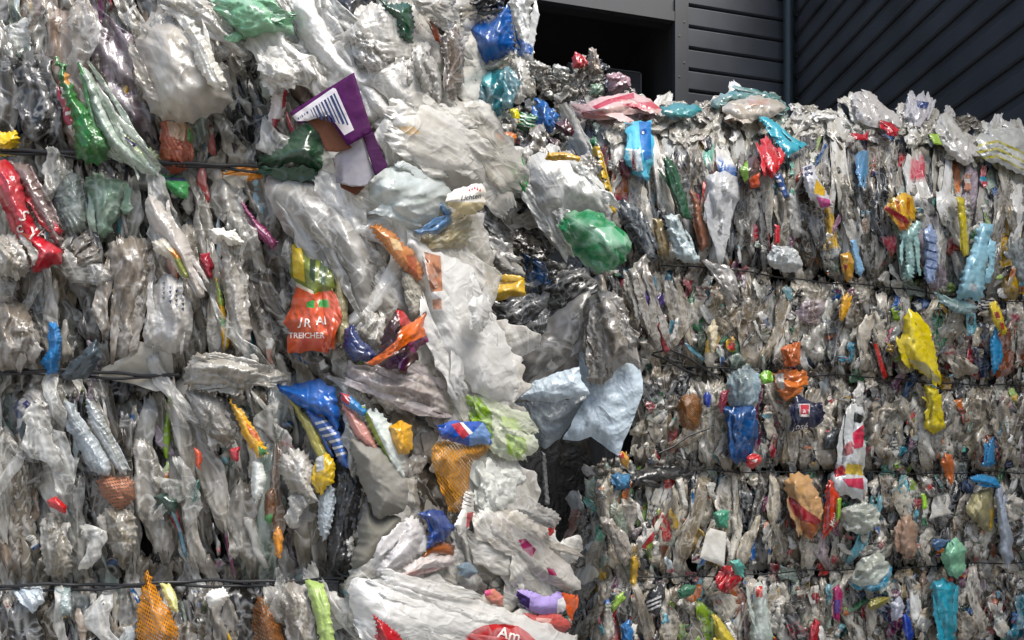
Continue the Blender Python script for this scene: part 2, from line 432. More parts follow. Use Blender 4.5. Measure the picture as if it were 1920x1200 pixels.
def tube(path, rad, name, mat, parent=None, seg=6, **k):
    p = np.asarray(path, float); n = len(p)
    t = np.gradient(p, axis=0); t /= np.linalg.norm(t, axis=1)[:, None] + 1e-9
    up = np.array([0, 0, 1.]) if abs(t[:, 2]).mean() < .8 else np.array([0, 1., 0])
    a = np.cross(t, up); a /= np.linalg.norm(a, axis=1)[:, None] + 1e-9; b = np.cross(t, a)
    ang = np.linspace(0, 2 * math.pi, seg, endpoint=False)
    V = (p[:, None] + rad * (np.cos(ang)[None, :, None] * a[:, None] + np.sin(ang)[None, :, None] * b[:, None])).reshape(-1, 3)
    F_ = [[i * seg + j, i * seg + (j + 1) % seg, (i + 1) * seg + (j + 1) % seg, (i + 1) * seg + j] for i in range(n - 1) for j in range(seg)]
    return mesh_obj(name, V, F_, None, mat, parent=parent, **k)

def box(x0, x1, y0, y1, z0, z1):
    V = [(x, y, z) for x in (x0, x1) for y in (y0, y1) for z in (z0, z1)]
    Fq = [(0, 1, 3, 2), (4, 6, 7, 5), (0, 4, 5, 1), (2, 3, 7, 6), (0, 2, 6, 4), (1, 5, 7, 3)]
    return np.array(V, float), np.array(Fq)
# ================================================================ camera, light, ground, building
cam = bpy.data.cameras.new('camera'); co = bpy.data.objects.new('camera', cam); COL.objects.link(co)
co.location = (0, 0, EYE); co.rotation_euler = (math.pi / 2, 0, 0)
cam.sensor_width = 36; cam.lens = 36 * F / 1920; cam.shift_y = (HY - 600) / 1920; cam.clip_start = .05; cam.clip_end = 500
SC.camera = co
w = bpy.data.worlds.new('World'); SC.world = w; w.use_nodes = True
nt = w.node_tree; bg = nt.nodes['Background']
sky = nt.nodes.new('ShaderNodeTexSky'); sky.sky_type = 'NISHITA'; sky.sun_disc = False
SUN_EL, SUN_AZ = 60, 135
sky.sun_elevation = math.radians(SUN_EL); sky.sun_rotation = math.radians(SUN_AZ); sky.air_density = 1.0; sky.dust_density = 2; sky.ozone_density = .6
nt.links.new(sky.outputs[0], bg.inputs[0]); bg.inputs[1].default_value = .10
sl = bpy.data.lights.new('sun', 'SUN'); so = bpy.data.objects.new('sun', sl); COL.objects.link(so)
sl.energy = 3.3; sl.angle = math.radians(34); sl.color = (1, .965, .91)
d = Vector((math.sin(math.radians(SUN_AZ)) * math.cos(math.radians(SUN_EL)), math.cos(math.radians(SUN_AZ)) * math.cos(math.radians(SUN_EL)), math.sin(math.radians(SUN_EL))))
so.rotation_euler = d.to_track_quat('Z', 'Y').to_euler(); so.location = (0, 0, 6)
SC.view_settings.view_transform = 'Standard'; SC.view_settings.look = 'None'; SC.view_settings.exposure = 0.92; SC.view_settings.gamma = 1
SC.cycles.max_bounces = 8; SC.cycles.transparent_max_bounces = 12; SC.cycles.diffuse_bounces = 3; SC.cycles.glossy_bounces = 3; SC.cycles.transmission_bounces = 3
SC.cycles.use_denoising = True

plain('concrete', (.27, .26, .245), .85, noise=.25, nscale=3, bump=.3)
plain('cladding', (.050, .055, .065), .52, noise=.28, nscale=2.2)
plain('cladding_trim', (.024, .027, .033), .6, noise=.1, nscale=4)
plain('dark_void', (.009, .009, .010), .9)
plain('dark_door', (.035, .036, .037), .6, noise=.2)
plain('pipe', (.030, .042, .046), .35)
plain('wire', (.012, .012, .013), .45)
plain('thin_edge', (.10, .10, .10), .5)
plain('roofing', (.03, .03, .035), .7)

V, Fq = box(-60, 60, -40, 80, -.3, 0)
mesh_obj('ground', V, Fq, None, 'concrete', kind='structure', smooth=False, origin='zero')

# building: wall A carries the opening, recedes to the right; wall B comes towards the camera from the corner
K = np.array([3.03, 8.0])                       # the inside corner (x, y)
dA = np.array([-4.27, -1.0]); dA /= np.linalg.norm(dA)   # along wall A, to the left and nearer
nA = np.array([.2280, -.9737])                  # out of wall A, towards the camera
dB = np.array([.113, -1.0]); dB /= np.linalg.norm(dB)
nB = np.array([-.9937, -.1123])
bld = empty('warehouse', (K[0], K[1], 0), 'dark grey board clad warehouse with a black doorway behind the bales', 'warehouse')
def wall_xyz(s, h, out, D, N):
    s = np.asarray(s, float); h = np.asarray(h, float); out = np.asarray(out, float)
    return np.stack([K[0] + D[0] * s + N[0] * out, K[1] + D[1] * s + N[1] * out, h], -1)
def boards(s0, s1, h0, h1, pitch, D, N, M, off=0., gap=.03):
    h = h0
    while h < h1 - 1e-6:
        a, b = h, min(h + pitch, h1)
        prof = [(a, off - .02), (a, off + .002), (a + .012, off + .016), (b - gap - .012, off + .022), (b - gap, off + .012), (b - gap, off - .022), (b, off - .022)]
        prof = [(min(x, b), o) for x, o in prof]
        st = list(np.arange(s0, s1, 2.4)) + [s1]
        V = []
        for s in st:
            for (hh, oo) in prof: V.append(wall_xyz(s, hh, oo, D, N))
        n = len(prof)
        Q = [[i * n + j, i * n + j + 1, (i + 1) * n + j + 1, (i + 1) * n + j] for i in range(len(st) - 1) for j in range(n - 1)]
        M.add(np.array(V), np.array(Q), (0, 0, 0, 1))
        h += pitch
def sA(px):   # distance along wall A at a photo column
    t = (px - CX) / F
    return (K[0] - t * K[1]) / (t * dA[1] - dA[0])
def zA(px, py):
    s = sA(px); Y = K[1] + dA[1] * s
    return EYE + (HY - py) / F * Y
HB = 8.6
s_r, s_l = sA(1262), sA(955)          # right jamb and far left of the opening
z_top = zA(1262, 44)
pit = .222
M = Mass()
ph = (zA(1400, 27) - .0) % pit
boards(.06, s_r - .15, ph - pit if ph > .01 else 0, HB, pit, dA, nA, M)
boards(s_r - .15, 9, z_top + .24, HB, pit, dA, nA, M)
boards(s_l + 1.0, 9, ph - pit, z_top + .24, pit, dA, nA, M)
M.build('wall_cladding', 'cladding', bld, smooth=False)
M = Mass()
boards(.06, 9.5, ph - pit + .03, HB, pit, dB, nB, M, gap=.085)
M.build('wall_cladding', 'cladding', bld, smooth=False)
# backing behind boards (solid wall)
M = Mass()
def slab(s0, s1, h0, h1, o0, o1, D, N, M):
    V = np.array([wall_xyz(s, h, o, D, N) for s in (s0, s1) for o in (o0, o1) for h in (h0, h1)])
    Fq = np.array([(0, 1, 3, 2), (4, 6, 7, 5), (0, 4, 5, 1), (2, 3, 7, 6), (0, 2, 6, 4), (1, 5, 7, 3)])
    M.add(V, Fq, (0, 0, 0, 1))
slab(0, s_r, 0, HB, -.12, -.024, dA, nA, M); slab(s_r, s_l + 1.0, z_top, HB, -.12, -.024, dA, nA, M); slab(s_l + 1, 9, 0, HB, -.12, -.024, dA, nA, M)
slab(0, 9.5, 0, HB, -.12, -.024, dB, nB, M)
M.build('wall', 'dark_void', bld, smooth=False)
M = Mass(); slab(-.3, 9.2, HB, HB + .12, -4, .25, dA, nA, M); M.build('roof', 'roofing', bld, smooth=False)
# doorway: trim over the top, post on the right, dark room and inner door
M = Mass(); slab(s_r + .002, s_l + 1, z_top, z_top + .10, -.02, .045, dA, nA, M); slab(s_r + .002, s_l + 1, z_top + .104, z_top + .24, -.02, .028, dA, nA, M)
slab(s_r - .15, s_r, 0, z_top + .24, -.02, .05, dA, nA, M)
M.build('door_frame', 'cladding_trim', bld, smooth=False)
M = Mass()
for hh in np.arange(.4, z_top, .42):
    for ds in (-.045, -.1):
        c = wall_xyz(s_r + ds, hh + (.15 if ds < -.06 else 0), .052, dA, nA)
        V, Fq = box(-.008, .008, -.003, .003, -.008, .008); M.add(V + c, Fq, (0, 0, 0, 1))
M.build('screw_heads', 'thin_edge', bld, smooth=False, kind=None)
M = Mass()
slab(s_r - .1, s_l + 1.1, 0, z_top + .3, -1.9, -1.8, dA, nA, M); slab(s_r - .12, s_r - .03, 0, z_top + .3, -1.9, -.1, dA, nA, M)
slab(s_l + 1.03, s_l + 1.12, 0, z_top + .3, -1.9, -.1, dA, nA, M); slab(s_r - .1, s_l + 1.1, z_top + .28, z_top + .35, -1.9, -.1, dA, nA, M)
M.build('interior_wall', 'dark_void', bld, smooth=False)
M = Mass(); slab(s_r + .18, s_r + 1.0, 0, zA(1235, 95), -.5, -.44, dA, nA, M)
dr_ = M.build('door', 'dark_door', bld, smooth=False)
M = Mass(); slab(s_r + .165, s_r + .178, 0, zA(1235, 95), -.5, -.43, dA, nA, M); slab(s_r + .18, s_r + 1.0, zA(1235, 95) + .003, zA(1235, 95) + .012, -.5, -.43, dA, nA, M)
M.build('door_edge', 'thin_edge', dr_, smooth=False)
# downpipe in the corner
pc = np.array([K[0] + dA[0] * .14 + nA[0] * .13, K[1] + dA[1] * .14 + nA[1] * .13])
pp = empty('downpipe', (pc[0], pc[1], 0), 'dark round rainwater pipe running down the corner of the grey building', 'downpipe')
tube([(pc[0], pc[1], z) for z in np.linspace(.1, HB, 20)], .052, 'pipe', 'pipe', parent=pp, seg=20)
for z in (1.6, 3.75, 4.95, 6.9):
    tube([(pc[0], pc[1], z - .035), (pc[0], pc[1], z + .035)], .062, 'bracket', 'pipe', parent=pp, seg=20)
M = Mass(); slab(.0, .055, 0, HB, -.02, .04, dA, nA, M); M.build('corner_trim', 'cladding_trim', bld, smooth=False)
# ================================================================ the bales
def jitter_core(name, x0, x1, y0, y1, z0, z1, shear, parent, colr, amp=.03, n=26):
    """irregular packed body: a box with lumpy faces"""
    V = []; Fq = []
    r = rid(int(1000 * (x1 + z1 + 9)))
    def face(o, a, b, na, nb):
        base = len(V)
        for i in range(na + 1):
            for j in range(nb + 1):
                V.append(o + a * i / na + b * j / nb)
        for i in range(na):
            for j in range(nb):
                q = base + i * (nb + 1) + j; Fq.append((q, q + nb + 1, q + nb + 2, q + 1))
    X = np.array([x1 - x0, (x1 - x0) * shear, 0]); Yv = np.array([0, y1 - y0, 0.]); Z = np.array([0, 0, z1 - z0])
    o = np.array([x0, y0, z0])
    face(o, X, Z, n, n); face(o + Yv, X, Z, n, n); face(o, Yv, Z, n, n); face(o + X, Yv, Z, n, n); face(o + Z, X, Yv, n, n); face(o, X, Yv, n, n)
    V = np.array(V)
    ph = r.uniform(0, 6, 12)
    for k in range(4):
        f = 9 * 1.8 ** k
        V = V + amp / (1 + k) * np.stack([np.sin(V[:, 1] * f + V[:, 2] * f * .6 + ph[k]), np.sin(V[:, 0] * f * 1.3 + V[:, 2] * f * .4 + ph[k + 4]), np.sin(V[:, 0] * f + V[:, 1] * f + ph[k + 8])], -1)
    return mesh_obj(name, V, Fq, np.array([*colr, 1.]), 'core_film', parent=parent)

GREYS = ['b0a99d', '918a7f', 'c8c4bb', '766e63', '9c9383', 'd2cec6', '635c52', 'ada494', 'c0bab0', '877f74', '9c9c99', 'bfc2c1']
LIGHT = ['dedbd5', 'e6e4df', 'd2cfc8', 'c8c6c2', 'efeeea']
TINT = ['a9b8bf', '9fb5aa', 'b7c4cc', 'b9a796', 'a88f7c', '93a8a0', 'c4b8a0', 'b0a0b0']
DARKS = ['2b2a29', '3a3836', '4c4843', '23262a', '54504a']
SAT = ['b3222c', 'd0382c', '1c5ea8', '2a8fb0', '2a7d48', 'e0b41c', 'd9761e', '17335f', '7a2a5a', 'c94a5a', '4fae9a', '8fb52c', 'e8e4dc', 'e8e4dc', '8a4a26', '20242c', '5fb8d0']
def pick(r, pg=.55, pl=.15, pt=.12, pd=.1):
    q = r.random()
    if q < pg: s, al = GREYS, r.uniform(.5, .95)
    elif q < pg + pl: s, al = LIGHT, r.uniform(.6, .97)
    elif q < pg + pl + pt: s, al = TINT, r.uniform(.6, .96)
    elif q < pg + pl + pt + pd: s, al = DARKS, 1.
    else: s, al = SAT, 1.
    c = np.array(hexc(s[r.integers(len(s))])) * r.uniform(.75, 1.1)
    return (*np.clip(c, 0, .85), al)

def deco(c, r, nu, nv, p=.4):
    """printed film: a second colour in bands or patches and rows of dark print"""
    A = np.tile(np.array(c, np.float32), (nu * nv, 1))
    if r.random() > p or (c[3] < 1 and max(c[:3]) < .45): return A
    A = A.reshape(nv, nu, 4); c2 = np.array(hexc((SAT + LIGHT + LIGHT)[r.integers(len(SAT) + 2 * len(LIGHT))]))
    a = r.integers(0, nv - 2); b = min(nv, a + r.integers(2, max(3, nv // 2)))
    u0 = r.integers(0, max(1, nu // 2)); u1 = nu if r.random() < .5 else min(nu, u0 + r.integers(2, nu))
    A[a:b, u0:u1, :3] = c2; A[a:b, u0:u1, 3] = max(.9, c[3])
    if r.random() < .5:
        d = np.array(hexc(['1c2440', '20201f', 'a01828', 'e8e6e0', '1c5a38'][r.integers(5)])); v0 = r.integers(0, max(1, nv - 6))
        for i in range(v0, min(nv - 1, v0 + r.integers(3, 9)), 2):
            m_ = r.random(nu) < .6; A[i, m_, :3] = d; A[i, m_, 3] = 1
    return A.reshape(-1, 4)

def fill(items, parent, matname, part='film_wad', keep=100):
    """items: (area, V, F, col); the largest become parts, the rest one mass"""
    items.sort(key=lambda t: -t[0])
    for a, V, Fq, c, u in items[:keep]:
        mesh_obj(part, V, Fq, np.array(c), matname, parent=parent, fuv=u)
    M = Mass()
    for a, V, Fq, c, u in items[keep:]: M.add(V, Fq, c, u)
    if M.n: M.build('film_scraps', matname, parent, kind='stuff')

# ---- left bale
ltop, lbot = EYE + 1.0, EYE - .50
lb = empty('plastic_bale', (-.75, 1.15, lbot), 'near left bale of grey crushed plastic film, bursting open at its right end', 'bale', 'bales of pressed plastic waste')
jitter_core('core', -1.04, -.30, 1.17, 2.1, lbot, ltop, .185, lb, (.025, .024, .022))  # near-black colour carries the shade seen between the wads
r = rid(5)
def lean_L(x, y):
    if y < 320: return -(4 + 30 * min(1, max(0, (x - 60) / 330))) if x < 470 else -18 + (x - 470) * .15
    if y < 700: return 16 if False else (9 + 12 * min(1, max(0, x / 500)))
    return 10
def fix(a): return a
items = []
bands = [(-130, 314), (304, 708), (702, 1094), (1088, 1330)]
for bi, (ya, yb) in enumerate(bands):
    H = yb - ya
    for layer in range(4):
        nn = (32, 40, 38, 26)[layer]
        for k in range(nn):
            x = (k + r.uniform(0, 1)) * 1010 / nn - 300
            wd = r.uniform(24, 68) * (1.25 if layer == 0 else 1) * (1.15 if bi == 0 else .95)
            ln = H * (r.uniform(.85, 1.05) if layer == 0 else r.uniform(.3, .8))
            cy = (ya + yb) / 2 + (0 if layer == 0 else r.uniform(-.5, .5) * (H - ln))
            if bi == 0: lean = np.interp(x, [0, 120, 250, 420, 600, 700], [2, 8, 16, 24, 20, 15])
            elif bi == 1: lean = np.interp(x, [0, 250, 500, 700], [6, 6, 12, 22])
            elif bi == 2: lean = np.interp(x, [0, 250, 500, 700], [5, 5, 8, -4])
            else: lean = 2
            lean += r.normal(0, 6)
            c = pick(r, .42, .2, .14, .24)
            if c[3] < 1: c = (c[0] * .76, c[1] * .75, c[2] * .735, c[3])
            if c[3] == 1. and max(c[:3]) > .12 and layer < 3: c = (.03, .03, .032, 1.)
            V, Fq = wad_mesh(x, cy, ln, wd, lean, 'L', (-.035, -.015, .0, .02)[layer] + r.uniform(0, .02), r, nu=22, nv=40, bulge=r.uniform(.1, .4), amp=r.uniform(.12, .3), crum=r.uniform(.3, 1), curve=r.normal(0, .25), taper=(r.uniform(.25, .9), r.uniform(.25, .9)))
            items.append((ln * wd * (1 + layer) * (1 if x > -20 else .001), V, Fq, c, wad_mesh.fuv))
    for k in range(120):   # narrow coloured and dark edges between the wads
        x = r.uniform(-10, 700); ln = r.uniform(25, 120); wd = r.uniform(7, 20); cy = r.uniform(ya + ln / 2, max(yb - ln / 2, ya + ln / 2 + 1))
        c = pick(r, .26, .24, .1, .14)
        V, Fq = wad_mesh(x, cy, ln, wd, np.interp(x, [0, 700], [4, 16]) + r.normal(0, 10), 'L', r.uniform(-.01, .035), r, nu=7, nv=16, bulge=.5, amp=.25)
        items.append((ln * wd, V, Fq, deco(c, r, 7, 16, .5), wad_mesh.fuv))
for yw in (310, 706, 1090):
    for k in range(70):
        x = r.uniform(-20, 680); wd = r.uniform(14, 44); ln = r.uniform(40, 130)
        V, Fq = wad_mesh(x, yw + r.normal(0, 12), ln, wd, r.normal(6, 14), 'L', r.uniform(-.02, .012), r, nu=12, nv=20, bulge=.2, amp=.35, crum=.8)
        items.append((ln * wd * .5, V, Fq, pick(r, .56, .17, .13, .12), wad_mesh.fuv))
for k in range(55):       # thin clear strands lying over everything
    x = r.uniform(-10, 700); y = r.uniform(-20, 1220); ln = r.uniform(60, 190); wd = r.uniform(14, 50)
    V, Fq = wad_mesh(x, y, ln, wd, np.interp(x, [0, 700], [4, 22]) + r.normal(0, 12), 'L', r.uniform(.05, .075), r, nu=14, nv=28, bulge=.2, amp=.2, crum=.7, curve=r.normal(0, .4), taper=(r.uniform(.1, .5), r.uniform(.1, .5)))
    items.append((ln * wd, V, Fq, (*(np.array(hexc('cfcfcc')) * r.uniform(.7, 1.1)), r.uniform(.12, .4)), wad_mesh.fuv))
WHITE_AT = [(560, 40), (610, 90), (668, 150), (700, 60), (760, 40), (820, 250), (880, 300), (760, 210), (700, 330), (640, 400), (690, 500), (840, 520), (880, 600), (915, 690), (700, 720), (860, 760), (905, 940), (960, 1010), (1010, 1060), (700, 1110), (800, 1125), (900, 1150)]
for (x0, y0) in WHITE_AT:      # the milky sheets that run together down the burst end
    for k in range(3):
        x = x0 + r.normal(0, 18); y = y0 + r.normal(0, 22); wd = r.uniform(45, 100); ln = r.uniform(110, 230)
        lean = np.interp(y, [0, 300, 700, 900, 1200], [22, 30, 30, 20, 62]) + r.normal(0, 12)
        V, Fq = wad_mesh(x, y, ln, wd, lean, 'L', r.uniform(.045, .085), r, nu=26, nv=44, bulge=r.uniform(.1, .3), amp=r.uniform(.08, .16), crum=.6, curve=r.normal(0, .4), taper=(r.uniform(.2, .8), r.uniform(.2, .8)), f_n=8)
        items.append((ln * wd, V, Fq, (*(np.array(hexc('f6f4f0')) * r.uniform(.93, 1)), r.uniform(.3, .7)), wad_mesh.fuv))
XMAX = lambda y: np.interp(y, [-50, 0, 120, 200, 260, 370, 430, 520, 640, 750, 840, 870, 940, 1000, 1060, 1200, 1300], [1000, 990, 985, 950, 890, 890, 860, 880, 930, 950, 960, 965, 955, 1010, 1060, 1085, 1100])
for layer in range(3):     # the burst end: big loose sheets
    for k in range((70, 60, 40)[layer]):
        y = r.uniform(-60, 1260); xm = XMAX(y); 
        wd = r.uniform(45, 110) if layer < 2 else r.uniform(25, 60); ln = wd * r.uniform(1.2, 2.6)
        x = r.uniform(640, max(xm - wd * .55, 650))
        lean = np.interp(y, [0, 300, 700, 900, 1200], [14, 28, 24, 10, 50]) + r.normal(0, 16)
        if x + abs(math.sin(math.radians(lean))) * ln * .5 + wd * .4 > xm: continue
        q = r.random()
        c = (*(np.array(hexc(LIGHT[r.integers(len(LIGHT))])) * r.uniform(.9, 1.05)), r.uniform(.6, .95)) if q < .75 else pick(r, .55, .1, .15, .08)
        V, Fq = wad_mesh(x, y, ln, wd, lean, 'L', (-.02, .0, .02)[layer] + r.uniform(0, .03), r, nu=26, nv=40, bulge=r.uniform(.12, .45), amp=r.uniform(.14, .28), crum=1, curve=r.normal(0, .3))
        items.append((ln * wd * .8, V, Fq, c, wad_mesh.fuv))
for k in range(110):       # small litter spilling at the lower right of the burst end
    y = r.uniform(980, 1220); x = r.uniform(850, XMAX(y) - 8); wd = r.uniform(8, 26); ln = wd * r.uniform(1, 2.5)
    V, Fq = wad_mesh(x, y, ln, wd, r.uniform(0, 90), 'L', r.uniform(0, .03), r, nu=8, nv=10, bulge=.5, amp=.3, crum=1)
    items.append((ln * wd, V, Fq, deco(pick(r, .2, .4, .05, .05), r, 8, 10, .7), wad_mesh.fuv))
fill(items, lb, 'clear_film')

# ---- right bale
YRT = lambda x: np.interp(x, [930, 985, 1060, 1200, 1280, 1380, 1470, 1500, 1600, 1680, 1720, 1760, 1800, 1870, 1920, 2000], [262, 262, 225, 212, 220, 205, 212, 230, 215, 228, 220, 236, 258, 258, 264, 280])
XMN = lambda y: np.interp(y, [150, 230, 300, 480, 560, 700, 830, 870, 950, 1050, 1200, 1300], [1075, 1075, 1100, 1150, 1105, 1195, 1180, 1100, 1095, 1100, 1090, 1090])
rb = empty('plastic_bale', (.9, 2.5, EYE - .56), 'far right bale of tightly pressed brownish film with bright scraps, tied by black wires', 'bale', 'bales of pressed plastic waste')
jitter_core('core', .36, 2.25, 2.42, 3.5, EYE - .60, EYE + 1.02, .30, rb, (.02, .019, .017), amp=.02)  # core colour darkened to paint in the black of the gap
r = rid(21); items = []
zb = [1.05, .678, .372, .058, -.265, -.55]
for bi in range(5):
    for layer in range(4):
        nn = (46, 58, 60, 50)[layer]
        for k in range(nn):
            x = 1080 + (k + r.uniform(0, 1)) * 880 / nn
            Y = float(YR(x, 700)); ya = HY - F * zb[bi] / Y; yb = HY - F * zb[bi + 1] / Y
            if bi == 0: ya = float(YRT(x)) + 20
            H = yb - ya + 6
            wd = r.uniform(15, 40) * (1.25 if layer == 0 or r.random() < .2 else 1); ln = H * (r.uniform(.8, 1.05) if layer == 0 else r.uniform(.3, .9))
            cy = (ya + yb) / 2 + (0 if layer == 0 else r.uniform(-.5, .5) * (H - ln))
            if x - wd * .3 < XMN(cy): continue
            lean = r.normal(3 if bi == 0 else 0, 8 if bi == 0 else 10 + 5 * (layer > 1))
            c = pick(r, .42, .27, .09, .12)
            if bi > 0 and c[3] < 1: c = (c[0] * .97, c[1] * .91, c[2] * .82, c[3])
            V, Fq = wad_mesh(x, cy, ln, wd, lean, 'R', (-.03, -.01, .01, .03)[layer] + r.uniform(0, .02), r, nu=13, nv=24, bulge=r.uniform(.05, .4), amp=r.uniform(.22, .5), crum=r.uniform(.4, 1.2), curve=r.normal(0, .3), taper=(r.uniform(.2, .9), r.uniform(.2, .9)), f_n=5)
            items.append((ln * wd * (1 + layer * .6), V, Fq, deco(c, r, 13, 24, .5), wad_mesh.fuv))
    for k in range(170):
        x = r.uniform(1085, 1940); Y = float(YR(x, 700)); ya = HY - F * zb[bi] / Y; yb = HY - F * zb[bi + 1] / Y
        if bi == 0: ya = float(YRT(x)) + 15
        ln = r.uniform(10, 50); wd = r.uniform(5, 17); cy = r.uniform(ya + ln / 2, yb - ln / 2)
        if x < XMN(cy) + 5: continue
        V, Fq = wad_mesh(x, cy, ln, wd, r.normal(0, 22), 'R', r.uniform(.01, .065), r, nu=8, nv=14, bulge=.15, amp=.45, f_n=5, taper=(r.uniform(.2, 1), r.uniform(.2, 1)))
        items.append((ln * wd, V, Fq, deco(pick(r, .2, .24, .08, .14), r, 8, 14, .6), wad_mesh.fuv))
for zw in zb[1:-1]:    # short pieces squeezed under each wire
    for k in range(75):
        x = r.uniform(1085, 1940); Y = float(YR(x, 700)); cy = HY - F * zw / Y + r.normal(0, 6)
        if x < XMN(cy) + 5: continue
        wd = r.uniform(8, 26); ln = r.uniform(18, 60)
        V, Fq = wad_mesh(x, cy, ln, wd, r.normal(0, 30), 'R', r.uniform(-.01, .03), r, nu=9, nv=14, bulge=.3, amp=.45, crum=1.2, f_n=5)
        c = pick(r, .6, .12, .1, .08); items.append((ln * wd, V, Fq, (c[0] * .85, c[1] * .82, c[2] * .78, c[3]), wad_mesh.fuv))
# pieces folded round the left end of the right bale, in shade
for k in range(90):
    y = r.uniform(885, 1230); x = r.uniform(1130 if y < 960 else 1070, 1160); wd = r.uniform(12, 36); ln = wd * r.uniform(1.5, 3.5)
    V, Fq = wad_mesh(x, y, ln, wd, r.normal(-12, 14), 'R', r.uniform(-.02, .03), r, nu=8, nv=14, bulge=.6, amp=.3)
    items.append((ln * wd, V, Fq, pick(r, .6, .08, .08, .14), wad_mesh.fuv))
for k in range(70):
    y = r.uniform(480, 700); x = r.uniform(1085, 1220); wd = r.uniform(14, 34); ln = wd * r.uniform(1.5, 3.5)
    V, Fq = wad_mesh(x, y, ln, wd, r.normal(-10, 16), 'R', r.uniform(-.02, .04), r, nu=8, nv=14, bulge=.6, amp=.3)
    items.append((ln * wd, V, Fq, pick(r, .5, .05, .03, .4), wad_mesh.fuv))  # dark colours weighted up here: the gap's shade put into the film colour
fill(items, rb, 'fine_film')
# loose film along the top of the right bale
r = rid(33)
for k in range(110):
    x = 1070 + k * 7.9 + r.uniform(-6, 6); yt = float(YRT(x)); wd = r.uniform(16, 40); ln = r.uniform(36, 84)
    y = yt + r.uniform(-16, 34)
    c = (*(np.array(hexc(LIGHT[r.integers(len(LIGHT))])) * r.uniform(.85, 1.08)), r.uniform(.75, .97)) if r.random() < .78 else pick(r, .5, .1, .3, .03)
    V, Fq = wad_mesh(x, y, ln, wd, r.normal(40, 38), 'R', r.uniform(.0, .05), r, nu=18, nv=30, bulge=r.uniform(.1, .4), amp=.4, crum=1.2, curve=r.normal(0, .4), f_n=5, taper=(r.uniform(.1, .7), r.uniform(.1, .7)))
    mesh_obj('film_lump', V, Fq, np.array(c), 'fine_film', fuv=wad_mesh.fuv, label='pale crumpled film lying loose along the top edge of the right bale', cat='plastic film', group='loose film on top of the right bale')

# ---- pile caught between the bales (upper gap)
r = rid(44); items = []
gp = empty('film_pile', (.06, 2.0, EYE + .3), 'heap of loose grey film wedged in the gap above the green bag', 'film heap')
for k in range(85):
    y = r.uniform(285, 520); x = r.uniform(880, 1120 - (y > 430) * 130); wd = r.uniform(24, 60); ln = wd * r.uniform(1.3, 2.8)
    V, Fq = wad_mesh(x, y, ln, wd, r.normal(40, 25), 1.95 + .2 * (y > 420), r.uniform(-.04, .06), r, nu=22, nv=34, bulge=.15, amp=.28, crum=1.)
    c = pick(r, .66, .2, .04, .1) if y < 400 else pick(r, .42, .04, .02, .5); kk = 1  # lower down, a larger share of dark colours stands in for shade
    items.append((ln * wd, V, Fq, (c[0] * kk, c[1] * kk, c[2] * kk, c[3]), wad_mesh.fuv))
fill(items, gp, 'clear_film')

# ---- rear bale seen over the top, and the bales underneath down to the yard
b3 = empty('plastic_bale', (.25, 3.7, EYE - .2), 'small looking rear bale of grey shredded film standing before the black doorway', 'bale', 'bales of pressed plastic waste')
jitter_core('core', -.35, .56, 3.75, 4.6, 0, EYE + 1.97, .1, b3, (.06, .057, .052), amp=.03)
r = rid(55); items = []
for k in range(420):
    x = r.uniform(925, 1185); yt = np.interp(x, [930, 1000, 1060, 1110, 1130, 1180], [150, 118, 128, 100, 130, 165]); y = r.uniform(yt, 420); wd = r.uniform(8, 22); ln = wd * r.uniform(1.2, 3)
    V, Fq = wad_mesh(x, y, ln, wd, r.normal(0, 45), 3.72, r.uniform(-.02, .08), r, nu=12, nv=18, bulge=.3, amp=.4, crum=1)
    items.append((ln * wd, V, Fq, pick(r, .7, .14, .06, .06), wad_mesh.fuv))
fill(items, b3, 'fine_film', keep=90)
lo = empty('plastic_bale', (-.8, 1.3, 0), 'lower left bale carrying the near bale of grey film', 'bale', 'bales of pressed plastic waste')
jitter_core('core', -1.5, .0, 1.22, 2.3, 0, lbot - .01, .185, lo, (.12, .115, .105), amp=.02)
lo2 = empty('plastic_bale', (1.2, 2.7, 0), 'lower right bale carrying the far bale with bright scraps', 'bale', 'bales of pressed plastic waste')
jitter_core('core', .3, 2.6, 2.3, 3.6, 0, EYE - .61, .30, lo2, (.12, .115, .105), amp=.02)

# ---- baling wires
def wire(z, x0, x1, reg, parent, rad, seed, off=.012, wob=.004):
    r = rid(seed); xs = np.arange(x0, x1 + 1, 12.); Y = surf(xs, np.full_like(xs, 700.), reg)
    Y0 = (1.243 / (1 - (np.minimum(xs, 700) - 960) / 7506.0) - .03) if reg == 'L' else (2.106 / (1 - (xs - 960) / 4240.0) - .03)
    ys = HY - F * z / Y0
    Yd = surf(xs, ys, reg) - off + wob * np.sin(xs * .03 + seed) 
    ys = ys + 2.2 * np.sin(xs * .021 + seed) + 1.2 * np.sin(xs * .06 + seed * 2)
    return tube(P(xs, ys, Yd), rad, 'baling_wire', 'wire', parent=parent, seg=6)
for i, (z, x1) in enumerate(((.494, 520), (.173, 345), (-.14, 650))):
    wire(z, -60, x1, 'L', lb, .0026, i + 1, off=.06)
    wire(z - .006, -60, x1 - 10, 'L', lb, .0022, i + 9, off=.056)
for i, (z, x0) in enumerate(((.678, 1240), (.372, 1235), (.058, 1190), (-.265, 1190))):
    wire(z, x0, 1940, 'R', rb, .0022, i + 20, off=.05)
def loose(pts, rad, nm='wire_end'):
    tube(P([p[0] for p in pts], [p[1] for p in pts], [float(YR(p[0], p[1])) - .09 for p in pts]), rad, nm, 'wire', parent=rb)
loose([(1225, 662), (1255, 655), (1285, 668), (1320, 690), (1350, 712)], .003)
loose([(1222, 665), (1250, 675), (1275, 690), (1305, 702)], .003)
loose([(1235, 850), (1262, 838), (1290, 818), (1330, 803)], .003)
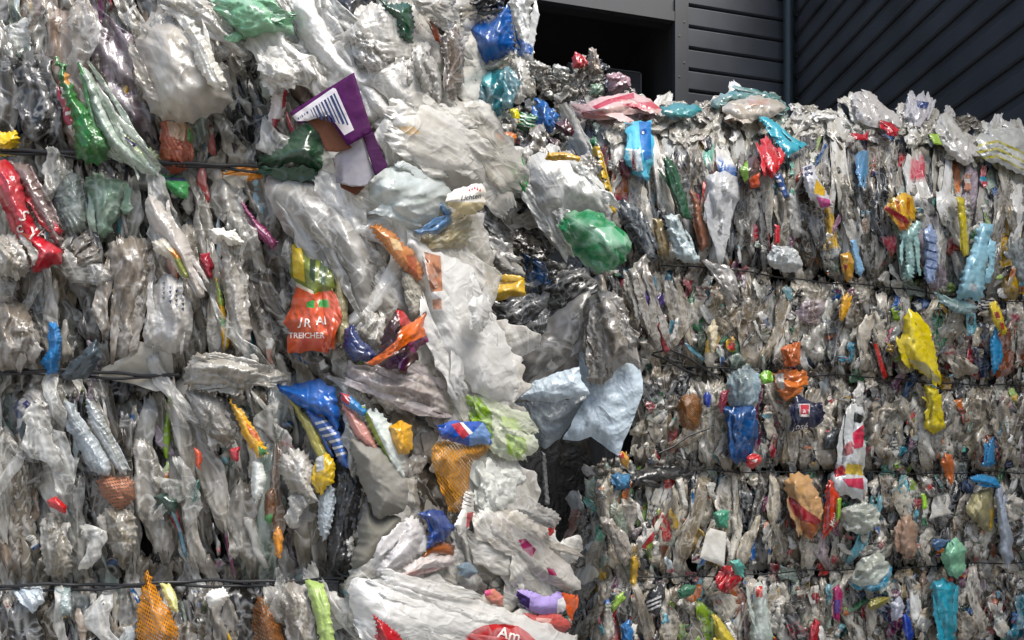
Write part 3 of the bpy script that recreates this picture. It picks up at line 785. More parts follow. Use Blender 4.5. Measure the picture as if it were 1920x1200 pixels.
# ================================================================ single pieces one can tell apart
def L(name, cat, label, poly, col, **k):
    if k.get('mat', 'print_film') == 'print_film': k.setdefault('bulge', .16); k.setdefault('amp', .055); k.setdefault('soft', 0); k.setdefault('pleats', 1); k.setdefault('dz', .058)
    k.setdefault('dz', .052); k.setdefault('reg', 'L'); k.setdefault('bulge', .28); k.setdefault('amp', .10); return piece(name, cat, label, poly, col, **k)
def R(name, cat, label, poly, col, **k):
    if k.get('mat', 'print_film') == 'print_film': k.setdefault('bulge', .2); k.setdefault('amp', .10); k.setdefault('soft', 0); k.setdefault('pleats', 2)
    k.setdefault('dz', .075); k.setdefault('reg', 'R'); k.setdefault('bulge', .3); k.setdefault('amp', .14); k.setdefault('res', 20); return piece(name, cat, label, poly, col, **k)
CF = dict(mat='clear_film'); WF = dict(mat='white_film')
# ---------------- near left bale, above the first wire
L('film_bag', 'plastic bag', 'big dirty clear bag hanging swollen above the orange wrapper', [(252, 70), (300, 15), (380, 45), (425, 120), (437, 180), (415, 212), (352, 230), (300, 224), (276, 195), (258, 140)], 'b9b1a4', alpha=.62, bulge=.5, dz=.08, amp=.04, pleats=2, mat='smooth_film')
L('film_strip', 'plastic film', 'long whitish film strip slanting across the big hanging bag', [(340, 30), (372, 45), (402, 110), (428, 165), (415, 176), (385, 150), (362, 95)], 'e2dfd6', alpha=.95, dz=.115, **WF)
L('film_strip', 'plastic film', 'pale twisted film strand running down beside the pale green bag', [(280, -10), (395, -10), (455, 85), (468, 105), (448, 108), (395, 70), (340, 25)], 'cfccc4', alpha=.9, dz=.09, **CF)
L('plastic_bag', 'plastic bag', 'pale green translucent bag at the top edge above the white wad', [(392, -15), (510, -15), (528, 30), (560, 60), (520, 72), (500, 68), (462, 82), (432, 60), (405, 28)], '8cc49c', alpha=.93, bulge=.4, dz=.1, mat='smooth_film')
L('film_wad', 'plastic film', 'white crumpled wad hanging under the pale green bag', [(484, 100), (515, 92), (545, 105), (563, 130), (566, 160), (535, 158), (520, 172), (494, 166), (486, 130)], 'dddad4', bulge=.6, dz=.1, **WF)
L('film_strip', 'plastic film', 'thick white film tube falling from the top behind the purple carton', [(540, -12), (590, -12), (615, 30), (640, 85), (685, 130), (735, 180), (745, 250), (700, 230), (650, 160), (600, 140), (568, 90), (545, 50)], 'f4f2ee', bulge=.55, dz=.075, amp=.06, pleats=3, **WF)
L('film_scrap', 'plastic film', 'green folded film piece reaching down to the upper wire', [(100, 108), (118, 122), (142, 180), (165, 205), (192, 245), (205, 280), (192, 304), (166, 312), (144, 290), (138, 225), (116, 168)], '1c6a1c', bulge=.4, dz=.09, amp=.08, prints=[([(120, 135), (132, 140), (130, 160), (120, 155)], 'c98a30')])
L('film_sheet', 'plastic film', 'greenish clear film pulled diagonally across the green piece', [(140, 108), (172, 140), (205, 215), (250, 282), (300, 314), (288, 332), (232, 312), (190, 262), (166, 215)], 'a9bcae', alpha=.72, dz=.085, **CF)
L('tube_wrapper', 'wrapper', 'thin dark red wrapper with white ends beside the green piece', [(112, 155), (122, 165), (141, 235), (132, 248), (120, 225)], 'a01c34', prints=[([(112, 155), (124, 160), (128, 185), (116, 185)], 'e6e0dc'), ([(122, 210), (140, 205), (140, 212), (122, 217)], 'e0dad6'), ([(126, 236), (142, 232), (142, 250), (128, 250)], 'e6e0dc')])
L('wrapper', 'wrapper', 'yellow folded wrapper at the left edge resting on the wire', [(-20, 250), (30, 246), (36, 270), (33, 290), (-20, 296)], 'e2bd14')
L('snack_packet', 'packet', 'yellow and navy packet with a pale green tail', [(211, 250), (225, 245), (258, 272), (290, 282), (300, 300), (276, 322), (240, 308), (228, 296), (222, 275)], 'b7c79a', prints=[([(211, 250), (222, 248), (236, 275), (232, 298), (222, 285)], 'e4d40e'), ([(218, 244), (257, 271), (243, 283), (234, 272), (220, 250)], '2a2358'), ([(232, 290), (248, 283), (254, 288), (238, 302)], 'd8ce20')])
L('wrapper', 'wrapper', 'orange and cream crumpled wrapper under the big hanging bag', [(302, 230), (350, 226), (363, 255), (360, 300), (352, 322), (322, 325), (300, 308), (300, 265)], 'c4694c', bulge=.4, amp=.16, prints=[([(312, 228), (350, 226), (345, 268), (318, 255)], 'd8b496'), ([(352, 232), (363, 255), (360, 270), (350, 262)], '5a9a4a')])
L('film_scrap', 'plastic film', 'dark green film piece spread out below the purple carton', [(482, 306), (492, 282), (545, 250), (592, 224), (602, 245), (612, 290), (630, 352), (604, 334), (560, 322), (522, 326)], '0f3d22', bulge=.15, dz=.085)
def carton():
    c = empty('cereal_carton', P(640, 260, 1.04), 'torn purple carton with a white barcode label and brown inside', 'carton')
    k = dict(reg='L', hard=True, crum=.1, amp=.012, n=3, bulge=.02, mat='card', parent=c, thick=.0012, res=22)
    piece('carton_panel', None, None, [(543, 212), (600, 175), (664, 136), (680, 190), (698, 247), (652, 273), (612, 215), (560, 232)], '4a0c4e', dz=.128,
          prints=[([(540, 228), (548, 218), (625, 165), (630, 167), (664, 244), (646, 254), (618, 216), (577, 227)], 'd9d5da')], **k)
    piece('carton_panel', None, None, [(577, 228), (620, 216), (648, 262), (660, 277), (632, 285), (610, 283), (598, 250)], '6e4634', dz=.121, **k)
    piece('carton_panel', None, None, [(628, 292), (652, 272), (678, 262), (704, 328), (686, 348), (660, 350), (630, 342)], 'a09ca4', dz=.112, tilt=.1, **k)
    piece('carton_panel', None, None, [(680, 256), (699, 247), (727, 312), (704, 329)], '3c0a40', dz=.117, **k)
    piece('carton_panel', None, None, [(624, 296), (634, 340), (660, 350), (684, 350), (668, 366), (640, 352)], '6a402e', dz=.10, **k)
    # barcode bars
    M = Mass(); n_ = 13
    a0 = np.array([556., 217.]); a1 = np.array([626., 170.]); dn = np.array([30., 66.])
    ts = [(.0, .03), (.06, .015), (.10, .03), (.17, .02), (.23, .04), (.34, .02), (.40, .03), (.47, .05), (.56, .02), (.62, .04), (.70, .05), (.79, .03), (.86, .06), (.95, .04)]
    for t, w_ in ts:
        p0 = a0 + (a1 - a0) * t; p1 = a0 + (a1 - a0) * min(1, t + w_); f = .12 if t < .3 else (.2 + .8 * max(0, (t - .3) / .7) ** .8)
        q = np.array([p0 + dn * .06, p1 + dn * .06, p1 + dn * f, p0 + dn * f]); Y = surf(q[:, 0], q[:, 1], 'L') - .128 - .0095
        M.add(P(q[:, 0], q[:, 1], Y), np.array([[0, 3, 2, 1]]), (*hexc('22305a'), 1))
    M.build('barcode', 'ink', c, smooth=False)
carton()
L('wrapper_scrap', 'wrapper', 'small orange scrap with white paper where the upper wire ends', [(415, 322), (440, 318), (465, 306), (488, 312), (490, 332), (470, 342), (440, 332), (418, 335)], 'dd8c1c', prints=[([(418, 328), (465, 330), (462, 340), (418, 338)], 'cdc8bd')])
L('film_scrap', 'wrapper', 'red and white striped film strip beside the white wad', [(508, 170), (540, 168), (535, 205), (512, 252), (508, 225)], 'd9cfcd', prints=[([(532, 168), (540, 168), (535, 200), (528, 205)], 'b02a38'), ([(510, 222), (535, 225), (530, 240), (512, 252)], '9a2438')], dz=.075)
# ---------------- band between the first and second wires
L('red_bag', 'plastic bag', 'shiny red bag with white swirling letters at the left edge', [(-20, 300), (20, 303), (38, 330), (52, 385), (80, 445), (118, 468), (114, 492), (60, 512), (56, 480), (28, 448), (10, 395), (-20, 345)], 'b01024', bulge=.3, dz=.085, amp=.08,
  prints=[([(34, 436), (58, 440), (62, 470), (50, 468)], 'd84a38')], text=[('S', 33, 412, 30, -15, 'e8dcd8', .3), ('c', 32, 438, 30, 15, 'e8dcd8'), ('y', 55, 440, 34, -10, 'e8dcd8'), ('A', 70, 442, 26, -20, 'e8dcd8')])
L('film_strip', 'plastic film', 'mauve brown film fold lying along the red bag', [(20, 306), (50, 308), (86, 370), (118, 448), (118, 476), (92, 440), (60, 392), (36, 342)], '74605e', dz=.075, bulge=.4)
L('film_wad', 'plastic film', 'round clear greyish wad overlapping the tip of the red bag', [(-20, 446), (22, 440), (46, 455), (60, 485), (55, 508), (30, 522), (-20, 520)], 'b5afa6', alpha=.93, bulge=.5, dz=.09, **CF)
L('film_strip', 'plastic film', 'silvery green film strip under the upper wire', [(96, 320), (150, 320), (160, 370), (168, 442), (122, 446), (108, 390)], 'a3b0ae', alpha=.96, **CF)
L('plastic_bag', 'plastic bag', 'clear mint tinted bag narrowing downwards between grey films', [(156, 326), (236, 332), (238, 370), (214, 430), (196, 445), (176, 438), (163, 385)], '94b49e', alpha=.9, amp=.06, **CF)
L('film_scrap', 'plastic film', 'bright green print scrap with a blue edge tucked under the wire', [(290, 330), (345, 332), (356, 350), (352, 374), (325, 365)], '3c9c50', prints=[([(290, 330), (345, 332), (350, 340), (300, 338)], '1c3f6a')])
L('film_tube', 'plastic film', 'dirty white film tube slanting down past the cream paper', [(272, 362), (298, 370), (325, 410), (355, 455), (380, 530), (382, 560), (360, 548), (338, 500), (296, 446), (276, 408)], 'c9c2bb', bulge=.7, amp=.05, dz=.075, **WF)
L('wrapper', 'wrapper', 'torn white wrapper with orange and olive tip', [(285, 452), (310, 446), (335, 466), (350, 500), (356, 524), (340, 520), (318, 485), (290, 470)], 'd8d2c6', prints=[([(314, 466), (335, 466), (345, 488), (325, 482)], 'd8902a'), ([(325, 482), (345, 488), (356, 522), (340, 520)], '9aa050')], dz=.085)
L('printed_bag', 'plastic bag', 'pale grey bag with navy marks at its top, standing above the wire', [(300, 520), (318, 514), (345, 530), (362, 572), (360, 625), (350, 660), (322, 668), (292, 650), (268, 645), (270, 585)], 'c3c0bb', alpha=.97, bulge=.3, dz=.08,
  prints=[([(304 + a * 12, 530 + a * 7 + b * 9), (310 + a * 12, 528 + a * 7 + b * 9), (308 + a * 12, 536 + a * 7 + b * 9)], '39476e') for a in range(4) for b in range(4)], **WF)
L('film_scrap', 'plastic film', 'small crimson scrap wedged beside the dirty white tube', [(376, 474), (392, 474), (402, 500), (398, 522), (386, 520), (374, 495)], 'aa2238', bulge=.5)
L('film_strip', 'wrapper', 'narrow green and yellow wrapper strip standing upright', [(405, 522), (416, 545), (432, 650), (420, 662), (411, 600)], 'd8a822', prints=[([(405, 522), (416, 545), (420, 575), (410, 570)], '8aa83a'), ([(410, 592), (424, 600), (426, 615), (413, 612)], '4a8a3a')])
L('film_strip', 'plastic film', 'magenta strip slanting between dark grey films', [(452, 378), (474, 404), (522, 455), (512, 470), (476, 432)], '8c2c62', alpha=1)
L('film_tube', 'plastic film', 'long clear grey tube beside the green and yellow strip', [(405, 440), (430, 440), (455, 520), (470, 600), (466, 655), (450, 672), (435, 660), (428, 600)], 'a39d94', bulge=.5, alpha=.94, dz=.07, **CF)
L('paper_scrap', 'paper', 'white folded paper butterfly above the long clear tube', [(392, 430), (420, 428), (424, 434), (440, 430), (456, 456), (430, 462), (418, 450), (402, 458)], 'e0ddd6', mat='card', dz=.085)
L('film_sheet', 'plastic film', 'brown grey bag hanging left of the wide brownish tube', [(112, 455), (150, 448), (190, 452), (196, 490), (172, 520), (132, 532), (118, 492)], '756c62', alpha=.95, **CF)
L('film_tube', 'plastic film', 'wide brownish film tube pinched in the middle above the wire', [(200, 452), (245, 444), (288, 450), (288, 520), (262, 580), (264, 640), (234, 690), (208, 660), (214, 590), (200, 520)], '8c8276', alpha=.95, amp=.08, dz=.06, **CF)
L('film_scrap', 'plastic film', 'blue film scrap standing in the wire crease', [(92, 605), (106, 602), (116, 640), (110, 698), (88, 702), (76, 680), (94, 650)], '2272b0', bulge=.4, dz=.07)
L('film_scrap', 'plastic film', 'slate blue fin shaped film beside the blue scrap', [(112, 702), (148, 665), (180, 636), (192, 672), (166, 708), (122, 714)], '46525c', dz=.07)
L('film_bag', 'plastic bag', 'clear brownish bag at the left edge above the second wire', [(-20, 556), (40, 560), (62, 600), (80, 645), (60, 682), (28, 706), (-20, 690)], '938a80', alpha=.88, bulge=.4, dz=.075, **CF)
L('card_piece', 'cardboard', 'whitish card strapped under the two short wires', [(250, 645), (262, 640), (322, 652), (326, 700), (330, 728), (292, 734), (250, 720), (182, 708), (192, 690), (236, 668)], 'b9b6b0', mat='card', hard=True, dz=.05, amp=.02)
L('film_sheet', 'plastic film', 'wide clear sheet draped from the carton down over the orange bag', [(488, 332), (560, 324), (612, 342), (655, 385), (705, 445), (724, 505), (708, 570), (682, 612), (655, 592), (642, 540), (604, 478), (545, 452), (515, 400)], 'bab7b2', alpha=.62, dz=.085, bulge=.35, amp=.05, pleats=4, **CF)
L('snack_bag', 'snack bag', 'orange snack bag with white lettering and a yellow green top', [(546, 458), (575, 455), (608, 478), (640, 512), (640, 545), (624, 560), (628, 600), (636, 640), (618, 664), (585, 656), (540, 662), (540, 622), (528, 606), (546, 575), (553, 535), (543, 508)], 'd45322', dz=.095, bulge=.2, amp=.05,
  prints=[([(540, 450), (645, 450), (645, 545), (596, 548), (588, 552), (553, 532), (540, 515)], '6f7a26'), ([(546, 458), (566, 458), (572, 530), (550, 520)], 'd2b41e'), ([(582, 470), (592, 480), (590, 530), (580, 520)], '273a20'), ([(600, 490), (612, 500), (610, 535), (598, 530)], '35501e'),
          ([(553, 528), (588, 546), (588, 552), (553, 536)], 'e0d2b8'), ([(575, 566), (590, 562), (590, 578), (574, 576)], '3a9a3c'), ([(597, 562), (616, 562), (616, 575), (597, 576)], '3a9a3c')],
  text=[('J', 560, 610, 22, -12, 'f0e6de'), ('R', 569, 612, 22, -6, 'f0e6de'), ('AR', 593, 609, 22, 4, 'f0e6de'), ('TREICHER', 541, 634, 15, 0, 'f0e6de')])
L('film_strip', 'plastic film', 'khaki dry looking strip beside the orange snack bag', [(620, 508), (646, 508), (652, 560), (652, 605), (654, 618), (640, 655), (632, 640), (622, 580)], '9a9068', dz=.085)
L('film_scrap', 'plastic film', 'navy film patch right of the orange snack bag', [(645, 618), (660, 610), (682, 640), (708, 665), (700, 682), (665, 676), (645, 655)], '18285c', dz=.10)
L('crisp_packet', 'packet', 'brown, orange and purple crisp packet torn open', [(720, 622), (735, 590), (746, 577), (760, 585), (772, 602), (798, 587), (802, 630), (808, 642), (772, 662), (756, 692), (722, 690), (686, 682), (710, 662)], '3c161a', dz=.13, amp=.1,
  prints=[([(752, 615), (798, 587), (802, 628), (765, 644), (702, 688), (684, 682), (712, 664), (742, 640)], 'd8661c'), ([(765, 645), (800, 630), (808, 642), (770, 663)], '85225e'), ([(742, 580), (760, 585), (770, 606), (752, 612)], 'b82a2c'), ([(722, 690), (728, 672), (765, 660), (756, 692)], '3c0a40')])
L('film_wad', 'plastic film', 'crinkled clear lump between the draped sheet and the crisp packet', [(660, 612), (705, 575), (722, 600), (715, 640), (728, 640), (712, 660), (685, 650), (668, 636)], 'c5c2bc', alpha=.9, dz=.085, amp=.2, **CF)
# ---------------- band between the second and third wires
L('film_wad', 'plastic film', 'long twisted grey film rope pushed out over the second wire', [(342, 690), (362, 665), (400, 660), (470, 678), (515, 692), (548, 712), (520, 722), (480, 718), (450, 735), (395, 732), (352, 728)], 'aaa69e', alpha=.96, bulge=.7, amp=.12, dz=.085, **CF)
L('film_sheet', 'plastic film', 'broad grey film leaf hanging below the twisted rope', [(345, 728), (400, 735), (430, 775), (442, 820), (432, 842), (402, 832), (368, 790)], '928d86', alpha=.93, dz=.07, **CF)
L('blue_bag', 'plastic bag', 'royal blue bag fanned out below the twisted rope', [(518, 722), (560, 718), (600, 711), (628, 728), (638, 768), (632, 805), (606, 780), (562, 762), (536, 742)], '0e56a6', dz=.085, bulge=.25)
L('striped_film', 'plastic film', 'blue and silver striped film under the blue bag', [(575, 768), (606, 780), (636, 812), (650, 850), (660, 880), (640, 870), (618, 830), (590, 800)], '2a5aa8', dz=.075, prints=[([(590 + i * 7, 792 + i * 12), (616 + i * 7, 786 + i * 12), (617 + i * 7, 790 + i * 12), (592 + i * 7, 797 + i * 12)], 'c8ccd2') for i in range(6)])
L('film_strip', 'wrapper', 'olive yellow strip curving down beside the striped film', [(540, 742), (560, 760), (590, 800), (612, 850), (604, 872), (585, 835), (565, 795)], 'a8a048', dz=.07)
L('wrapper', 'wrapper', 'yellow and silver wrapper hanging at the end of the olive strip', [(592, 858), (612, 848), (630, 872), (626, 905), (612, 912), (600, 930), (590, 900)], 'd4b022', dz=.078, prints=[([(592, 858), (606, 850), (608, 880), (594, 885)], 'c9cdd0')])
L('film_sheet', 'plastic film', 'crinkled silvery sheet hanging below the yellow and silver wrapper', [(598, 915), (626, 908), (628, 960), (612, 1010), (602, 1020), (596, 965)], 'a4aeb4', mat='foil', dz=.06)
L('film_strip', 'wrapper', 'yellow and orange wrapper strip below the twisted rope', [(430, 748), (452, 768), (482, 812), (504, 850), (484, 856), (455, 812)], 'd9a422', prints=[([(460, 790), (482, 812), (488, 830), (468, 812)], 'c8601c'), ([(484, 835), (500, 845), (500, 852), (486, 856)], '3a7a34')], dz=.075)
L('film_bag', 'plastic bag', 'teardrop shaped clear bag hanging in the middle of the bale', [(528, 850), (545, 838), (575, 850), (592, 890), (590, 925), (582, 948), (562, 930), (535, 912), (524, 880)], 'bebab3', alpha=.9, bulge=.45, dz=.075, **CF)
L('film_sheet', 'plastic film', 'black crumpled film standing beside the grey card sheet', [(628, 860), (655, 866), (676, 900), (680, 930), (670, 985), (656, 1050), (620, 1078), (612, 1030), (626, 960), (622, 900)], '232325', dz=.055, amp=.2, bulge=.3)
L('card_sheet', 'cardboard', 'grey bent card sheet with a curled lower edge', [(656, 826), (672, 820), (715, 842), (762, 892), (768, 940), (752, 966), (728, 962), (704, 974), (690, 940), (668, 880)], '85837d', mat='card', dz=.1, hard=False, amp=.05, crum=.2, n=4, bulge=.2)
L('card_sheet', 'cardboard', 'dull grey card lying below the curled edge of the bent sheet', [(684, 930), (704, 974), (752, 966), (758, 985), (735, 1030), (705, 1068), (655, 1082), (668, 1020)], '7c7a72', mat='card', dz=.085, amp=.04, crum=.2, n=4, bulge=.2)
L('film_curl', 'plastic film', 'thick white curl of foam sheet below the grey card', [(760, 968), (785, 975), (802, 1000), (796, 1025), (765, 1055), (722, 1080), (700, 1074), (735, 1030), (752, 995)], 'd8d4d4', bulge=.5, dz=.105, amp=.04, **WF)
L('film_roll', 'plastic film', 'white roll with a pink underside under the foam curl', [(738, 1082), (775, 1052), (810, 1038), (852, 1042), (850, 1062), (800, 1068), (765, 1086)], 'd9cfcc', bulge=.5, dz=.1, prints=[([(738, 1082), (790, 1066), (850, 1062), (850, 1080), (738, 1090)], 'b88e8a')], **WF)
L('film_sheet', 'plastic film', 'salmon pink sheet edge falling beside the striped film', [(640, 758), (662, 766), (688, 800), (712, 845), (730, 875), (706, 850), (668, 822), (655, 790)], 'cc8a7e', dz=.085)
L('film_sheet', 'plastic film', 'white sheet with a thin green border right of the pink edge', [(676, 760), (706, 768), (745, 812), (762, 870), (755, 890), (728, 868), (694, 805)], 'd3dbd6', dz=.09, prints=[([(676, 760), (684, 762), (705, 805), (735, 868), (728, 868), (694, 808)], '8fa84a')])
L('film_scrap', 'plastic film', 'red and blue bright scrap above the white sheet', [(636, 735), (655, 740), (688, 770), (684, 782), (660, 768), (640, 752)], '2a7ab8', prints=[([(636, 735), (655, 740), (655, 760), (640, 752)], 'b01c28')], dz=.09)
L('film_wad', 'plastic film', 'pale blue white film folds beside the big grey leaf', [(118, 752), (140, 760), (178, 820), (214, 880), (208, 894), (180, 890), (150, 850), (128, 800)], 'a9b4be', alpha=.97, dz=.065, **CF)
L('film_strip', 'plastic film', 'second pale blue film fold lying just right of the first', [(158, 745), (182, 760), (222, 840), (240, 890), (222, 888), (190, 835), (168, 790)], 'b4bdc4', alpha=.97, dz=.06, **CF)
L('film_wad', 'plastic film', 'milky film with blue round spots under the second wire', [(34, 742), (60, 730), (92, 738), (112, 780), (98, 802), (60, 798), (38, 775)], 'a9a6a8', alpha=.95, dz=.06, prints=[([(40, 758), (50, 750), (58, 758), (50, 768)], '3a3a6a'), ([(56, 762), (68, 756), (74, 768), (62, 774)], '44447a')], **CF)
L('net_scrap', 'net bag', 'salmon coloured netting folded under the blue white films', [(178, 898), (215, 892), (250, 894), (252, 944), (222, 958), (205, 940), (188, 925)], 'ab7358', dz=.065, mat='net', amp=.07)
L('film_scrap', 'plastic film', 'small red shiny scrap low on the left bale', [(88, 938), (104, 930), (126, 950), (122, 964), (106, 956), (92, 950)], 'b81a20', dz=.07)
L('film_scrap', 'plastic film', 'small orange red scrap between grey strands', [(364, 838), (378, 848), (376, 882), (367, 872)], 'd04a18', dz=.06)
L('film_scrap', 'plastic film', 'tiny red flag shaped scrap beside the yellow and orange strip', [(430, 842), (450, 838), (446, 866), (434, 862)], 'b01c2c', dz=.07)
L('film_scrap', 'plastic film', 'dark green film patch in the middle of the lower band', [(288, 932), (310, 922), (335, 935), (330, 965), (300, 952)], '173c30', dz=.06)
L('film_scrap', 'plastic film', 'dark teal strip right of the dark green patch', [(358, 905), (374, 898), (376, 930), (366, 958), (352, 940)], '14483e', dz=.06)
L('film_bag', 'plastic bag', 'taupe film bag pointing down in the lower band', [(188, 945), (248, 958), (262, 1000), (240, 1050), (228, 1072), (212, 1040), (196, 1000)], '8a8478', alpha=.95, dz=.062, **CF)
L('film_bag', 'plastic bag', 'clear ribbed bag resting on the lowest wire at left', [(80, 985), (98, 955), (115, 985), (132, 1030), (134, 1082), (92, 1086), (76, 1030)], '9a958b', alpha=.93, dz=.06, **CF)
L('film_strip', 'plastic film', 'orange speckled strip hanging beside the dark brown sliver', [(512, 1000), (522, 985), (532, 1010), (526, 1048), (516, 1040)], 'd68a1e', dz=.065)
L('film_scrap', 'plastic film', 'brown net sliver with green foot beside the pale crinkles', [(496, 925), (514, 915), (518, 960), (508, 985), (496, 975)], '5c3a1c', dz=.065, prints=[([(496, 968), (512, 962), (508, 985), (496, 980)], '2a7a34')])
L('film_scrap', 'plastic film', 'white crinkled scrap hanging beside the brown net sliver', [(474, 862), (492, 868), (500, 895), (490, 930), (478, 945), (470, 910)], 'd6dad6', dz=.07)
# ---------------- below the lowest wire
L('net_bag', 'net bag', 'bright orange produce net spreading under the lowest wire', [(274, 1070), (286, 1088), (300, 1118), (328, 1158), (336, 1215), (262, 1215), (254, 1152), (266, 1112)], 'd98c12', dz=.08, mat='net', amp=.07, bulge=.3)
L('net_bag', 'net bag', 'rust brown net bag under the lowest wire', [(480, 1118), (500, 1122), (528, 1160), (534, 1215), (472, 1215), (474, 1150)], '7c4a18', dz=.07, mat='net', amp=.07)
L('film_strip', 'plastic film', 'lime green film strip under the lowest wire', [(572, 1088), (606, 1090), (616, 1132), (632, 1215), (602, 1215), (586, 1142)], 'a0b868', dz=.08, bulge=.2)
L('film_sheet', 'plastic film', 'pale grey film panel beside the lime strip', [(524, 1092), (570, 1088), (586, 1142), (600, 1215), (545, 1215), (528, 1160)], 'b8b4b2', alpha=.95, dz=.07, **CF)
L('film_strip', 'plastic film', 'pale lemon strip beside the orange produce net', [(300, 1094), (318, 1094), (332, 1120), (334, 1150), (318, 1140)], 'cfd08c', dz=.072)
L('bottle_cap', 'cap', 'round white cap facing outwards under the lowest wire', [(386, 1118), (396, 1106), (420, 1102), (428, 1118), (420, 1134), (392, 1140)], 'd8d6d0', bulge=.6, crum=.1, amp=.03, dz=.085, mat='card')
L('film_sheet', 'plastic film', 'bluish white film patch below the lowest wire at far left', [(30, 1098), (76, 1100), (84, 1130), (62, 1150), (44, 1130)], 'cdd8e2', dz=.065, **WF)
L('film_sheet', 'plastic film', 'pale blue film square below the lowest wire', [(104, 1102), (132, 1100), (134, 1155), (108, 1158)], 'a8bcc4', alpha=.95, dz=.065, **CF)
L('film_scrap', 'plastic film', 'dark red point at the foot of the burst end', [(700, 1155), (716, 1165), (750, 1190), (760, 1215), (716, 1215)], 'a01c24', dz=.17)
# ---------------- burst end of the left bale
L('film_sheet', 'plastic film', 'dark grey film at the top edge above the white crinkle', [(608, -15), (680, -15), (678, 48), (656, 54), (632, 30)], '303033', dz=.07)
L('film_scrap', 'plastic film', 'dark green shiny bag at the top beside clear film', [(714, 2), (768, 8), (778, 50), (772, 82), (752, 70), (740, 36)], '174a30', dz=.10)
L('film_wad', 'plastic film', 'bubbly white crumpled film under the dark grey film', [(640, 52), (690, 46), (718, 80), (738, 118), (712, 148), (690, 130), (660, 90)], 'dedcd8', dz=.09, amp=.24, crum=1.6, aniso=0, **WF)
L('film_wad', 'plastic film', 'white frilly film tent below the dark green bag', [(736, 155), (752, 110), (782, 74), (802, 84), (830, 140), (832, 192), (790, 182), (742, 180)], 'cfccc6', dz=.095, amp=.2, crum=1.3, **WF)
L('film_sheet', 'plastic film', 'clear glossy film hanging from the top beside the black film', [(770, -12), (848, -12), (853, 40), (836, 62), (812, 40), (782, 22)], 'd8d6d2', alpha=.86, dz=.12, **CF)
L('film_strip', 'plastic film', 'rust coloured strip inside the hanging clear films', [(806, 40), (820, 48), (828, 84), (816, 74)], '7a3a1e', dz=.105)
L('film_tube', 'plastic film', 'brownish clear film column left of the blue bag', [(826, 60), (862, 50), (872, 120), (862, 175), (838, 190), (832, 120)], '8d8078', alpha=.85, dz=.09, **CF)
L('film_sheet', 'plastic film', 'black shiny film lying above the blue bag', [(848, -15), (942, -15), (942, 12), (910, 22), (872, 40), (852, 24)], '18181c', dz=.10, reg=1.42, amp=.2)
L('blue_bag', 'plastic bag', 'deep blue bag hanging at the top of the burst end', [(872, 44), (905, 36), (926, 16), (955, 14), (966, 98), (930, 108), (900, 118), (876, 98)], '0c52a0', reg=1.42, dz=.10, bulge=.2, amp=.04, pleats=0, soft=0)
L('teal_bag', 'plastic bag', 'teal translucent bag below the deep blue bag', [(872, 128), (905, 138), (955, 116), (958, 150), (950, 205), (918, 246), (906, 232), (896, 180)], '107a88', reg=1.42, dz=.09, alpha=.85, pleats=2, prints=[([(900, 134), (922, 132), (920, 165), (904, 160)], '6fd0da')], mat='smooth_film')
L('film_band', 'plastic film', 'creamy translucent rim between the blue and teal bags', [(876, 100), (900, 120), (932, 110), (962, 98), (958, 118), (925, 134), (890, 132), (870, 120)], 'c9c9bd', reg=1.42, dz=.075, alpha=.95, **CF)
L('printed_film', 'plastic film', 'white film with blue print at the top right corner of the burst end', [(955, -15), (1006, -15), (992, 18), (996, 60), (1002, 92), (990, 118), (968, 104), (960, 40)], 'e2e2de', reg=1.42, dz=.055, prints=[([(962, 40), (972, 70), (1000, 88), (998, 102), (982, 100), (968, 78)], '2a6ec4'), ([(966, 88), (978, 92), (984, 108), (972, 104)], '3b80d0')], **WF)
L('film_sheet', 'plastic film', 'clear film tail hanging right of the teal bag', [(958, 104), (990, 116), (996, 160), (976, 200), (956, 190), (954, 150)], 'd4d2cc', reg=1.42, dz=.07, alpha=.85, **CF)
L('film_sheet', 'plastic film', 'long clear film with glassy folds left of the teal bag', [(836, 150), (868, 128), (896, 190), (912, 250), (890, 250), (856, 215), (838, 190)], 'b3b6b0', alpha=.8, dz=.05, reg=1.40, **CF)
L('film_bag', 'plastic bag', 'very large milky bag bulging right of the purple carton', [(716, 215), (740, 188), (800, 186), (862, 206), (902, 245), (916, 300), (908, 345), (855, 352), (800, 342), (745, 312), (720, 262)], 'eeebe4', alpha=.66, bulge=.4, dz=.10, amp=.04, pleats=6, prints=[([(745, 238), (775, 236), (790, 250), (765, 254)], 'd8bc94')], mat='white_film')
L('film_bag', 'plastic bag', 'bluish white bag below the very large milky bag', [(692, 335), (735, 305), (800, 318), (845, 352), (850, 385), (828, 410), (800, 432), (760, 425), (715, 395), (690, 368)], 'd2dcdc', alpha=.88, bulge=.35, dz=.115, amp=.06, pleats=2, mat='smooth_film')
L('plastic_tub', 'tub', 'white tub lid with faded dark lettering and a red crest', [(832, 372), (858, 352), (890, 344), (908, 348), (912, 366), (910, 386), (890, 404), (862, 400), (840, 388)], 'e4e0da', bulge=.25, dz=.15, amp=.015, crum=.1, n=3, mat='card', prints=[([(832, 378), (912, 380), (912, 410), (832, 410)], 'd8c9a0')] + [([(878 + i * 5, 358 - (1.5 - abs(i - 2)) * 2), (880.5 + i * 5, 351 - (1.5 - abs(i - 2)) * 3), (882 + i * 5, 358 - (1.5 - abs(i - 2)) * 2)], 'c0304c') for i in range(5)],
  text=[('Lichten', 864, 376, 13, 8, '33404e', .3)])
L('film_band', 'plastic film', 'dull blue band curling under the bluish white bag', [(822, 376), (844, 392), (846, 418), (820, 440), (786, 440), (778, 432), (812, 424), (832, 404)], '5078a4', dz=.12, bulge=.4)
